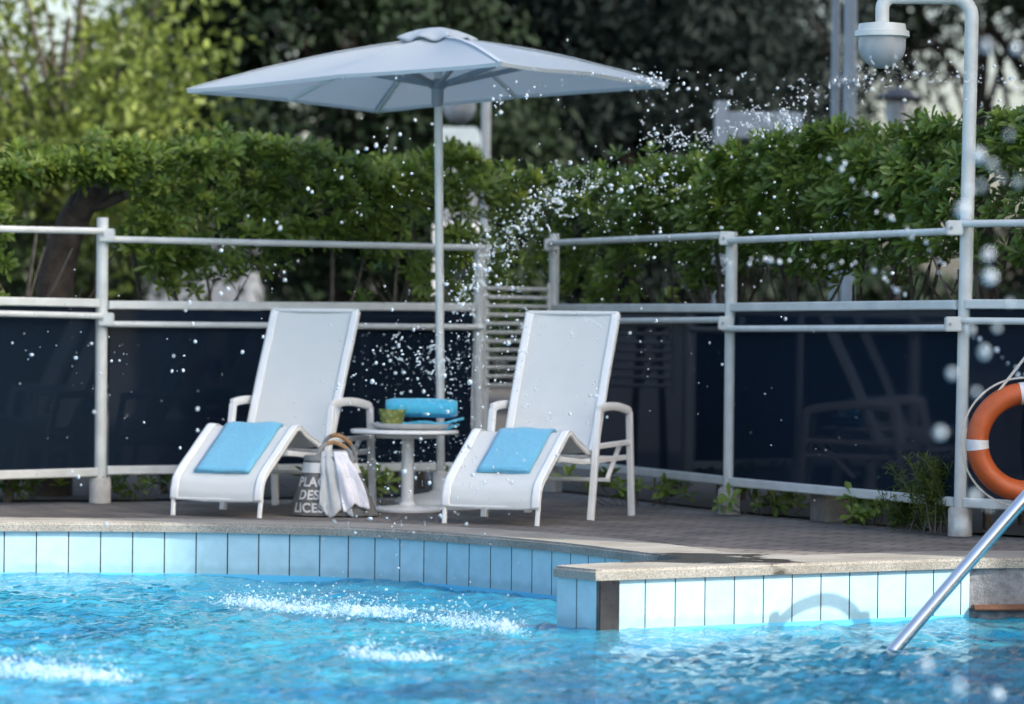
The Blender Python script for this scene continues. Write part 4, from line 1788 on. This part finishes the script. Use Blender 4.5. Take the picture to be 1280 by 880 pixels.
# ------------------------------------------------------------------ trees beyond the hedge
def tree(name, label, pos, h, crown, nclump, per, leaf, lm, seed, trunk_r=0.16, group='trees beyond the hedge', flat=1.0, sparse=0.0):
    """crown: list of (dx,dy,z,rx,ry,rz) ellipsoids; leaf clumps fill their shells"""
    rng = np.random.default_rng(seed)
    t = empty(name, (pos[0], pos[1], 0), label=label, cat='tree', group=group)
    bm = BM()
    main = smooth_path([(0, 0, -0.05), (0.05, 0, h * 0.25), (-0.05, 0.05, h * 0.5), (0.1, 0, h * 0.85)], 5)
    tube(bm, main, [trunk_r * (1 - 0.75 * i / (len(main) - 1)) for i in range(len(main))], 10)
    link('trunk', bm, BARK, t, True, 80)
    bm = BM()
    for e in crown:
        for _ in range(5):
            i0 = int(rng.integers(4, len(main) - 2))
            m0 = Vector(main[i0])
            d_ = Vector(rng.normal(0, 1, 3)).normalized()
            q = Vector((e[0] + d_.x * e[3] * 0.8, e[1] + d_.y * e[4] * 0.8, e[2] + d_.z * e[5] * 0.8))
            br = smooth_path([m0, m0.lerp(q, 0.5) + Vector((rng.uniform(-0.2, 0.2), 0, 0.15)), q], 4)
            tube(bm, br, [trunk_r * 0.35 * (1 - 0.8 * i / (len(br) - 1)) for i in range(len(br))], 5)
    link('limbs', bm, BARK, t, True, 80)
    vol = np.array([e[3] * e[4] * e[5] for e in crown]) ** 0.67
    vol /= vol.sum()
    cc = []
    for _ in range(nclump):
        e = crown[int(rng.choice(len(crown), p=vol))]
        d_ = rng.normal(0, 1, 3)
        d_ /= np.linalg.norm(d_)
        r = rng.uniform(0.35, 1) ** 0.45
        p = np.array([e[0] + d_[0] * e[3] * r, e[1] + d_[1] * e[4] * r, e[2] + d_[2] * e[5] * r])
        p += rng.normal(0, 0.12, 3)
        if sparse and noise.noise((p[0] * 0.9 + seed, p[1] * 0.9, p[2] * 0.9)) < -0.35 + sparse:
            continue
        cc.append(np.concatenate([p, [rng.uniform(0, 1)]]))
    cc = np.array(cc)
    n = len(cc) * per
    base = np.repeat(cc[:, :3], per, 0) + rng.normal(0, 1, (n, 3)) * np.array([[0.2, 0.2, 0.16 * flat]])
    d_ = rng.normal(0, 1, (n, 3)) + np.array([[0, 0, -0.25]])
    d_ /= np.linalg.norm(d_, axis=1, keepdims=True)
    u, v = rot_frames(d_, rng)
    V, F = leaves(base, d_, u, leaf[0] * rng.uniform(0.6, 1.3, n), leaf[1] * rng.uniform(0.7, 1.2, n), 0.15, rng.uniform(0, 0.2, n))
    T = np.clip(np.repeat(cc[:, 3], per) * 0.6 + rng.uniform(0, 0.4, n), 0, 1)
    link_np('crown', V, F, lm, t, np.repeat(T, 2))
    return t


LIGHTL = leafmat('yellow green leaves', (0.012, 0.032, 0.007), (0.27, 0.34, 0.07), 0.5, 0.38)
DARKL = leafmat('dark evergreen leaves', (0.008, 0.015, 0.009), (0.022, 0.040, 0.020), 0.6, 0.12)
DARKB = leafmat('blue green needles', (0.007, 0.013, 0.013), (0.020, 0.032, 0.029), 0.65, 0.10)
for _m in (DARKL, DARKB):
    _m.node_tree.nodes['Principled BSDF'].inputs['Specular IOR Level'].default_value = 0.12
MIDL = leafmat('mid green leaves', (0.020, 0.038, 0.014), (0.060, 0.095, 0.028), 0.5, 0.25)

tree('leafy_tree', 'bright yellow-green leafy tree in the top left corner', (-4.1, 33.0), 4.4,
     [(-0.2, 0, 3.3, 1.6, 1.5, 1.3), (0.8, -0.3, 2.4, 1.0, 1.0, 0.9), (-1.5, 0.2, 2.9, 1.4, 1.2, 1.2), (0.4, 0.3, 4.5, 1.1, 1.1, 0.8)], 470, 26, (0.12, 0.075), LIGHTL, 5, trunk_r=0.09, sparse=0.27)
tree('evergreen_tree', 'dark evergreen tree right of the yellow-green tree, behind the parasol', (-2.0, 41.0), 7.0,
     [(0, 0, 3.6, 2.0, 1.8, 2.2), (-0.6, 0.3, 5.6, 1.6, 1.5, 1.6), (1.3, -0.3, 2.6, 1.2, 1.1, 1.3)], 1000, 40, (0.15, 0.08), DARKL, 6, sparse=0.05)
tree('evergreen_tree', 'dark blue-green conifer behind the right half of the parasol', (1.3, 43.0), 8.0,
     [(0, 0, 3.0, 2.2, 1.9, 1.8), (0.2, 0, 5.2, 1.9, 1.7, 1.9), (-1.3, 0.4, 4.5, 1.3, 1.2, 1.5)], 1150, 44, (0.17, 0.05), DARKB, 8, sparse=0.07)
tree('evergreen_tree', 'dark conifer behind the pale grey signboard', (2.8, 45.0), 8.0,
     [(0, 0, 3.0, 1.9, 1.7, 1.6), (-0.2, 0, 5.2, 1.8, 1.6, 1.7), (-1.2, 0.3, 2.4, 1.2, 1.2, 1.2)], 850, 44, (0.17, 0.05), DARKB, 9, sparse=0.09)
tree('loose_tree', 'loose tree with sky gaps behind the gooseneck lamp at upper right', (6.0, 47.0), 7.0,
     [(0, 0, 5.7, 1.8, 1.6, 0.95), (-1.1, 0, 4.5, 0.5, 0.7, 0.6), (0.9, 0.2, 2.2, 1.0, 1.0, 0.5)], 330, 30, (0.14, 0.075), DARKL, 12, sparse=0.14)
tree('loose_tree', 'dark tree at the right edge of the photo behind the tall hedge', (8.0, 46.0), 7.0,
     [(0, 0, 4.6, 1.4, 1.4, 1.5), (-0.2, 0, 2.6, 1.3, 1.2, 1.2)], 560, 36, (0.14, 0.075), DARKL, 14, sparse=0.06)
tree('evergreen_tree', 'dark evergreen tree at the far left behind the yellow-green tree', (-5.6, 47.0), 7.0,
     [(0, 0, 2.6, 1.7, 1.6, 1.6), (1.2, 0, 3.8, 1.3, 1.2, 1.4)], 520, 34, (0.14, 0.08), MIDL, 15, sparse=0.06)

# the far side of the street: one dark belt of undergrowth and trees
wr = np.random.default_rng(77)
n = 15000
bx = wr.uniform(-11, 13, n)
bh = np.interp(bx, [-11, -6.4, -6.0, 3.0, 5.6, 6.0, 8.6, 9.2, 13], [2.6, 2.6, 4.2, 3.9, 3.6, 1.9, 1.9, 3.6, 4.0]) * (0.92 + 0.08 * np.sin(bx * 2.3))
P0 = np.stack([bx, 60 + wr.normal(0, 0.8, n), bh * wr.uniform(0, 1, n) ** 0.8], 1)
d_ = wr.normal(0, 1, (n, 3))
d_ /= np.linalg.norm(d_, axis=1, keepdims=True)
u, v = rot_frames(d_, wr)
V, F = leaves(P0, d_, u, 0.34 * wr.uniform(0.6, 1.3, n), 0.2 * wr.uniform(0.7, 1.2, n), 0.15, wr.uniform(0, 0.2, n))
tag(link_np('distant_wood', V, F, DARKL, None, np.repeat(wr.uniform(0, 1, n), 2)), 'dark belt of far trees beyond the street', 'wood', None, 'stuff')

# ------------------------------------------------------------------ things beyond the hedge
def steel_pole(px, d, r, label):
    p = at(px, 300, d)
    t = empty('utility_pole', (p.x, p.y, 0), label=label, cat='pole', group='grey poles behind the right hedge')
    bm = BM()
    tube(bm, [(0, 0, -0.02), (0, 0, 7.0)], [r, r * 0.8], 16)
    link('shaft', bm, POLEM, t, True)
    bm = BM()
    lathe(bm, [(r * 1.5, 0.0), (r * 1.5, 0.06), (r * 1.05, 0.08)], (0, 0, 0), 16)
    link('flange', bm, POLEM, t, True)
    bm = BM()
    lathe(bm, [(r * 1.15, 2.9), (r * 1.15, 2.98)], (0, 0, 0), 16)
    link('collar', bm, POLEM, t, True)


steel_pole(1042, 28.6, 0.035, 'thinner grey pole of the pair behind the right hedge')
steel_pole(1060, 28.2, 0.055, 'thicker grey pole of the pair behind the right hedge')

sp_ = at(900, 300, 30)
sg = empty('signboard', (sp_.x, sp_.y, 0), label='blank pale grey signboard on a post seen over the right hedge', cat='sign')
bm = BM()
box(bm, (0, 0, 1.42), (0.11, 0.11, 2.9), None, 0.01)
link('post', bm, SIGNM, sg)
a_, b_ = at(909, 140, 30), at(1003, 174, 30)
bm = BM()
box(bm, ((a_.x + b_.x) / 2 - sp_.x, 0, (a_.z + b_.z) / 2), (b_.x - a_.x, 0.09, a_.z - b_.z), None, 0.012)
link('board', bm, SIGNM, sg)
bm = BM()
c_ = at(918, 192, 30)
box(bm, (c_.x - sp_.x, 0.0, c_.z), (0.09, 0.02, 0.22), None, 0.006)
link('reflector', bm, YELLOW, sg)

lp = at(1120, 300, 33)
ln = empty('street_lantern', (lp.x, lp.y, 0), label='dark street lantern with a wide hat behind the right hedge', cat='lamp')
zt_ = at(1120, 110, 33).z
bm = BM()
tube(bm, [(0, 0, -0.02), (0, 0, zt_ - 0.38)], [0.05, 0.035], 12)
link('pole', bm, DARKM, ln, True)
bm = BM()
lathe(bm, [(0.0, 0.0), (0.06, -0.01), (0.21, -0.09), (0.20, -0.105), (0.1, -0.10)], (0, 0, zt_), 24)
link('hat', bm, DARKM, ln, True)
bm = BM()
lathe(bm, [(0.10, -0.10), (0.12, -0.22), (0.08, -0.36), (0.035, -0.39)], (0, 0, zt_), 20)
link('lamp_shade', bm, LAMPG, ln, True)


def building(name, label, x0, x1, y0, y1, h, m, wins, face='front', roof=ROOFM, eave=0.5):
    t = empty(name, ((x0 + x1) / 2, (y0 + y1) / 2, 0), label=label, cat='building')
    cx_, cy_ = (x0 + x1) / 2, (y0 + y1) / 2
    bm = BM()
    box(bm, (0, 0, h / 2), (x1 - x0, y1 - y0, h))
    link('wall', bm, m, t)
    bm = BM()
    box(bm, (0, 0, h + 0.1), (x1 - x0 + eave, y1 - y0 + eave, 0.2), None, 0.03)
    link('roof', bm, roof, t)
    for u, z, w, hh in wins:
        bm = BM()
        if face == 'front':
            c = (u, -(y1 - y0) / 2 - 0.01, z)
            s1, s2 = (w + 0.12, 0.06, hh + 0.12), (w, 0.07, hh)
        else:
            c = (-(x1 - x0) / 2 - 0.01, u, z)
            s1, s2 = (0.06, w + 0.12, hh + 0.12), (0.07, w, hh)
        box(bm, c, s1, None, 0.008)
        f = link('window', bm, WHITE, t)
        bm = BM()
        box(bm, c, s2)
        link('pane', bm, WINDOW, f)
    return t


building('house', 'pale plaster house seen between the yellow-green tree and the dark trees', -5.6, -4.0, 56, 64, 6.5, WALLW, [(0.45, 3.0, 0.45, 1.0), (-0.45, 3.0, 0.45, 1.0)])
building('kiosk', 'small pale kiosk far behind the parasol pole', -0.72, -0.38, 36.0, 37.5, 2.75, WALLW, [(0.0, 1.5, 0.35, 0.9)], roof=POLEM, eave=0.08)
building('shade_building', 'sand coloured block added out of view on the right to shade the pool deck', 7.9, 16, 13.75, 27.5, 12.6, WALLC,  # invented building, never in view; its shadow covers the deck
         [(u, z, 1.1, 1.5) for z in (1.8, 4.9, 8.0, 11.0) for u in (-5, -2.5, 0, 2.5, 5)], 'side')

# ------------------------------------------------------------------ small plants and the block under the fence
cb = onz(1040, 652)
bm = BM()
box(bm, (cb.x + 0.02, cb.y + 0.12, 0.085), (0.20, 0.2, 0.19), Matrix.Rotation(0.3, 3, 'Z'), 0.008)
tag(link('concrete_block', bm, CONC), 'small weathered concrete block under the right glass fence', 'block')

FERN = leafmat('feathery fern', (0.045, 0.09, 0.015), (0.14, 0.20, 0.04), 0.5, 0.35)


def feather(label, p, h, n, seed, spread=0.22):
    rng = np.random.default_rng(seed)
    t = empty('feathery_plant', (p.x, p.y, 0), label=label, cat='plant', group='feathery plants at the fence foot')
    Vs, Fs, Ts, k0 = [], [], [], 0
    bm = BM()
    for _ in range(n):
        e = Vector((rng.normal(0, spread), rng.normal(0, spread * 0.6), h * rng.uniform(0.5, 1.0)))
        b = Vector((rng.normal(0, 0.05), rng.normal(0, 0.05), 0))
        path = smooth_path([b, b.lerp(e, 0.5) + Vector((0, 0, h * 0.12)), e], 8)
        tube(bm, path, [0.004 * (1 - 0.7 * i / (len(path) - 1)) for i in range(len(path))], 4)
        m = 90
        f = rng.uniform(0.15, 1, m)
        idx = f * (len(path) - 1)
        P0 = np.array([path[int(i)].lerp(path[min(int(i) + 1, len(path) - 1)], i - int(i)) for i in idx])
        d_ = rng.normal(0, 1, (m, 3)) + np.array([[0, 0, 0.5]])
        d_ /= np.linalg.norm(d_, axis=1, keepdims=True)
        u, v = rot_frames(d_, rng)
        V, F = leaves(P0, d_, u, 0.055 * rng.uniform(0.5, 1.3, m), np.full(m, 0.006), 0.1, np.zeros(m))
        Vs.append(V)
        Fs.append(F + k0)
        k0 += len(V)
        Ts.append(np.repeat(rng.uniform(0, 1, m), 2))
    link('stalks', bm, STEM, t)
    link_np('fronds', np.concatenate(Vs), np.concatenate(Fs), FERN, t, np.concatenate(Ts))


q = onz(1172, 668)
feather('feathery green plant growing against the foot of the lamp post', Vector((q.x, q.y + 0.10)), 0.40, 30, 2, 0.085)
q = onz(1140, 664)
feather('low feathery green plant left of the one against the lamp post', Vector((q.x, q.y + 0.14)), 0.20, 18, 3, 0.11)


def leafy(label, p, h, n, seed, spread, m=HEDGE):
    rng = np.random.default_rng(seed)
    t = empty('leafy_plant', (p.x, p.y, 0), label=label, cat='plant', group='leafy plants under the fence')
    C = np.stack([rng.normal(0, spread, n), rng.normal(0, spread * 0.4, n), rng.uniform(0.03, h, n)], 1)
    A = rng.normal(0, 0.4, (n, 3)) + np.array([[0, -0.5, 0.8]])
    A /= np.linalg.norm(A, axis=1, keepdims=True)
    bm = BM()
    for c in C:
        tube(bm, [(c[0] * 0.5, c[1] * 0.5, 0), (c[0], c[1], c[2])], 0.003, 4)
    link('stalks', bm, STEM, t)
    V, F, T = rosettes(C, A, rng, 6, 0.085, 0.035, 0.8)
    T = T * 0.8
    link_np('foliage', V, F, m, t, T)


for (px, py, h, n, sd, sprd, lab) in ((38, 627, 0.19, 8, 3, 0.07, 'small bright leafy plant under the fence at the left edge'), (8, 628, 0.16, 10, 4, 0.06, 'dark leafy plant cut by the left edge under the fence'),
                                      (165, 628, 0.16, 12, 5, 0.11, 'low leafy plant under the fence left of the left lounger'), (420, 628, 0.15, 16, 6, 0.16, 'low leafy plant under the fence behind the tote bag'),
                                      (575, 626, 0.15, 12, 7, 0.1, 'low leafy plant under the fence beside the parasol base'), (800, 634, 0.16, 18, 8, 0.18, 'low leafy plant under the right fence near the right lounger'),
                                      (960, 646, 0.17, 14, 9, 0.12, 'low leafy plant left of the concrete block'), (1095, 660, 0.2, 16, 10, 0.10, 'low leafy plant right of the concrete block')):
    q = onz(px, py)
    leafy(lab, Vector((q.x, q.y + 0.22)), h, n, sd, sprd, LIMEL if sd == 3 else HEDGE)

# ------------------------------------------------------------------ flying water
def ico(sub=1):
    bm = BM()
    bmesh.ops.create_icosphere(bm, subdivisions=sub, radius=1)
    V = np.array([v.co for v in bm.verts])
    F = np.array([[v.index for v in f.verts] for f in bm.faces])
    bm.free()
    return V, F


IV, IF = ico(2)
TV, TF = ico(1)


def drops_np(P, R, rng, stretch=None, tiny=False):
    n = len(P)
    sc = R[:, None] * rng.uniform(0.75, 1.3, (n, 3))
    if stretch is not None:
        sc = sc * stretch
    iv, jf = (TV, TF) if tiny else (IV, IF)
    V = (P[:, None, :] + iv[None] * sc[:, None, :]).reshape(-1, 3)
    F = (jf[None] + (np.arange(n) * len(iv))[:, None, None]).reshape(-1, 3)
    return V, F


wr = np.random.default_rng(21)


def cloud(pts, n, sig, rmed, d0=14.2, d1=16.2, tail=0.55):
    """drops strung along a line of picture points, each at its own depth"""
    pts = np.array(pts, float)
    seg = np.linalg.norm(np.diff(pts, axis=0), axis=1)
    cum = np.concatenate([[0], np.cumsum(seg)])
    out = []
    cl = wr.uniform(0, cum[-1], max(3, n // 14))
    for _ in range(n):
        s = wr.choice(cl) + wr.normal(0, 9) if wr.uniform() < 0.65 else wr.uniform(0, cum[-1])
        s = min(max(s, 0), cum[-1])
        x, y = np.interp(s, cum, pts[:, 0]), np.interp(s, cum, pts[:, 1])
        k = sig * (0.4 if wr.uniform() < 0.5 else 1.3)
        x += wr.normal(0, k)
        y += wr.normal(0, k)
        d_ = wr.uniform(d0, d1)
        out.append((*at(x, y, d_), min(2.9, 0.60 * rmed * math.exp(wr.normal(0, tail + 0.1))) * d_ / FPX))
    return out


D = []
D += cloud([(568, 392), (590, 350), (610, 320), (640, 290), (672, 262), (700, 235)], 560, 20, 0.95)
D += cloud([(665, 258), (700, 235), (730, 225), (790, 222), (850, 240)], 260, 16, 1.0)
D += cloud([(820, 180), (850, 180), (880, 172), (930, 160), (960, 150), (1000, 150)], 330, 15, 1.1)
D += cloud([(900, 130), (960, 140), (1010, 120), (1050, 105), (1100, 92), (1160, 92), (1210, 98), (1280, 105)], 360, 14, 1.05)
D += cloud([(450, 460), (500, 440), (560, 470), (600, 420)], 520, 38, 0.9)
D += cloud([(450, 560), (520, 590), (570, 560), (600, 480)], 380, 45, 0.8)
D += cloud([(640, 330), (650, 400), (640, 470)], 170, 24, 0.8)
D += cloud([(690, 380), (760, 440), (720, 520), (620, 590), (560, 640)], 50, 20, 1.5)
D += cloud([(760, 400), (900, 470), (1000, 560), (1150, 520)], 90, 50, 0.6)
D += cloud([(0, 380), (150, 500), (330, 600), (450, 640)], 60, 70, 0.8)
D += cloud([(380, 640), (500, 655), (650, 690)], 60, 20, 0.9)
def ligament(px, py, n, r):
    """a torn string of overlapping drops"""
    a = wr.uniform(0, 6.28)
    d_ = wr.uniform(14.2, 15.8)
    out = []
    for k in range(n):
        a += wr.normal(0, 0.55)
        px += 1.1 * math.cos(a)
        py += 1.1 * math.sin(a)
        out.append((*at(px, py, d_), max(0.25, r * (0.55 + 0.6 * wr.uniform())) * d_ / FPX))
    return out


for line, cnt in (([(572, 385), (600, 335), (640, 290), (672, 258), (710, 232)], 60), ([(825, 182), (850, 178), (930, 158), (960, 148), (1005, 150)], 48), ([(900, 130), (1010, 118), (1100, 92), (1280, 105)], 34),
                  ([(480, 430), (560, 460)], 22), ([(700, 232), (760, 222)], 14), ([(740, 400), (640, 560)], 10)):
    ln2 = np.array(line, float)
    for _ in range(cnt):
        t_ = wr.uniform(0, len(ln2) - 1)
        i_ = min(int(t_), len(ln2) - 2)
        q_ = ln2[i_] + (ln2[i_ + 1] - ln2[i_]) * (t_ - i_)
        D += ligament(q_[0] + wr.normal(0, 14), q_[1] + wr.normal(0, 12), int(wr.integers(3, 13)), wr.uniform(0.5, 1.15))
D += cloud([(380, 240), (450, 190), (540, 155), (640, 120), (760, 90), (850, 105)], 60, 14, 1.9, tail=0.4)
D += cloud([(690, 110), (760, 95), (830, 110), (900, 120)], 50, 16, 1.7, tail=0.4)
D += cloud([(400, 260), (500, 230), (640, 210), (760, 260), (900, 250), (1000, 220)], 120, 40, 1.0)
D += cloud([(700, 260), (820, 300), (950, 290), (1100, 300)], 170, 45, 0.8)
D += cloud([(60, 420), (250, 460), (350, 350), (250, 280)], 60, 40, 1.1)
D = np.array(D)
V, F = drops_np(D[:, :3], D[:, 3], wr)
o = link_np('water_spray', V, F, DROP, None, smooth=True)
tag(o, 'fine white spray arcing from the parasol pole over the right hedge', 'spray', None, 'stuff')

# drops large enough to tell apart
IV3, IF3 = ico(3)
me_drop = bpy.data.meshes.new('water_drop')
me_drop.from_pydata([tuple(v * (1 + 0.10 * noise.noise(Vector(v) * 1.3))) for v in IV3], [], [tuple(f) for f in IF3])
me_drop.polygons.foreach_set('use_smooth', [True] * len(me_drop.polygons))
me_drop.materials.append(DROP)


def drop(px, py, rpx, d_, label, group):
    o = bpy.data.objects.new('water_drop', me_drop)
    COL.objects.link(o)
    o.location = at(px, py, d_)
    r = rpx * d_ / FPX
    o.scale = (r * wr.uniform(0.8, 1.1), r * wr.uniform(0.8, 1.1), r * wr.uniform(0.9, 1.3))
    o.rotation_euler = tuple(wr.uniform(-0.6, 0.6, 3))
    tag(o, label, 'water drop', group)


for px, py, r in ((1222, 194, 6), (1211, 238, 5), (1203, 262, 6), (1225, 232, 5), (1251, 222, 4), (1237, 346, 6), (1235, 318, 4), (1220, 490, 5), (1190, 467, 4), (1175, 541, 5), (1233, 57, 5), (1270, 60, 4),
                  (1261, 168, 4), (1240, 205, 3.5), (1272, 228, 4), (1213, 412, 5), (1246, 410, 4), (1230, 440, 4), (1197, 860, 5), (1247, 868, 5), (1157, 832, 5), (1218, 620, 4), (1236, 632, 4), (1200, 655, 4), (1262, 378, 4)):
    drop(px, py, r * wr.uniform(0.8, 1.7), wr.uniform(7.6, 9.2), 'round blurred water drop flying close to the lens at the right of the photo', 'blurred near water drops')
for chain in ([(1030, 195), (1048, 210), (1070, 228), (1085, 240), (1105, 262), (1128, 280), (1150, 298), (1165, 318), (1178, 335), (1195, 348)],
              [(890, 328), (935, 330), (960, 326), (985, 327), (1010, 330), (1040, 335), (1062, 328), (1092, 340), (1115, 356), (1140, 375)],
              [(1205, 412), (1222, 425), (1240, 438), (1255, 450), (1270, 462), (1280, 470)]):
    for (a0, b0), (a1, b1) in zip(chain, chain[1:]):
        for k in range(3):
            f = (k + wr.uniform(0.1, 0.9)) / 3
            drop(a0 + (a1 - a0) * f + wr.normal(0, 4), b0 + (b1 - b0) * f + wr.normal(0, 4.5), 0.8 + 2.6 * wr.uniform() ** 1.6, wr.uniform(12.0, 13.6), 'clear water drop strung in a chain across the right hedge and fence', 'chained water drops')
for px, py in ((232, 388), (237, 378), (241, 405), (244, 427), (229, 463), (217, 445), (215, 464), (247, 511), (303, 440), (276, 367), (329, 421), (247, 538), (225, 560), (180, 528), (310, 270), (330, 275), (346, 278), (385, 236), (390, 240), (427, 222), (447, 190),
               (458, 186), (484, 160), (500, 168), (519, 150), (540, 155), (427, 278), (350, 285), (355, 340), (285, 361), (118, 515), (101, 606), (98, 596), (133, 655), (90, 590)):
    drop(px, py, wr.uniform(1.4, 2.6), wr.uniform(13.5, 15.5), 'small clear water drop flying over the left fence and hedge', 'scattered left water drops')


# splashes on the water
def splash(name, label, pts, n, hgt, depth, rm, seed):
    """torn sheet of churned white water with drops thrown up out of it"""
    rng = np.random.default_rng(seed)
    P = smooth_path([onz(x, y, DEPTH_W) for x, y in pts], 6)
    nb = len(P) - 1
    NA, NBv = nb * 16, 34
    hs = {}
    bm = BM()
    for i in range(NA + 1):
        s = min(i / NA * nb, nb - 1e-6)
        p = P[int(s)].lerp(P[int(s) + 1], s - int(s))
        env = math.sin(math.pi * min(1, max(0, i / NA))) ** 0.5 * (0.55 + 0.45 * noise.noise((s * 0.55, seed, 0)))
        for j in range(NBv + 1):
            v = -1 + 2 * j / NBv
            y = p.y + v * depth * 2.2
            q = Vector((p.x * 9, y * 5, seed * 3.0))
            a = 1 - abs(noise.noise(q * 1.3)) * 2
            b = 1 - abs(noise.noise(q * 3.7 + Vector((5, 0, 0)))) * 2
            h = env * max(0, 1 - v * v) ** 0.8 * (0.10 + 0.55 * max(0, a) ** 3 + 0.35 * max(0, b) ** 4 + 0.25 * noise.noise(q * 8))
            h *= max(0.0, 0.55 + 1.1 * noise.noise(q * 0.55 + Vector((0, 3, seed)))) * (0.75 + 0.5 * abs(noise.noise(q * 2.2)))
            hs[i, j] = (bm.verts.new((p.x + 0.02 * noise.noise(q * 4), y, DEPTH_W + hgt * h * 1.5 - 0.001)), h)
    for i in range(NA):
        for j in range(NBv):
            c = [hs[i, j], hs[i + 1, j], hs[i + 1, j + 1], hs[i, j + 1]]
            if sum(k[1] for k in c) / 4 > 0.08 + 0.07 * noise.noise((c[0][0].co.x * 40, c[0][0].co.y * 25, seed)):
                bm.faces.new([k[0] for k in c])
    bmesh.ops.delete(bm, geom=[v for v in bm.verts if not v.link_faces], context='VERTS')
    bmesh.ops.triangulate(bm, faces=bm.faces)
    bm.verts.index_update()
    V0 = np.array([v.co for v in bm.verts])
    F0 = np.array([[v.index for v in f.verts] for f in bm.faces])
    bm.free()
    out = []
    peaks = rng.uniform(0, nb, 22)
    for _ in range(n):
        s = rng.choice(peaks) + rng.normal(0, 0.03 * nb) if rng.uniform() < 0.6 else rng.uniform(0, nb)
        s = min(max(s, 0), nb - 1e-6)
        p = P[int(s)].lerp(P[int(s) + 1], s - int(s))
        ph = 0.35 + 0.65 * (0.5 + 0.5 * math.sin(s * 3 + seed)) * (0.4 + 0.6 * math.sin(math.pi * s / nb))
        z = min(3.2, rng.exponential(0.36)) * hgt * ph
        out.append((p.x + rng.normal(0, 0.035), p.y + rng.normal(0, depth), DEPTH_W + z, rm * math.exp(rng.normal(0, 0.5))))
    out = np.array(out)
    V, F = drops_np(out[:, :3], out[:, 3], rng, np.array([[1.2, 1.2, 1.1]]), True)
    o = link_np(name, np.concatenate([V0, V]), np.concatenate([F0, F + len(V0)]), FOAM, None, smooth=True)
    tag(o, label, 'splash', 'splashes on the pool water', 'stuff')


splash('water_splash', 'long white splash streak across the middle of the pool', [(275, 752), (330, 758), (400, 764), (470, 768), (540, 776), (600, 783), (650, 790)], 4600, 0.095, 0.14, 0.0019, 1)
splash('water_splash', 'small white splash mound right of the middle of the pool', [(438, 818), (470, 824), (510, 826), (556, 826)], 1000, 0.11, 0.06, 0.0018, 2)
splash('water_splash', 'white splash at the lower left edge of the pool', [(-25, 838), (20, 842), (60, 846), (110, 848), (155, 852)], 2200, 0.10, 0.09, 0.0019, 3)
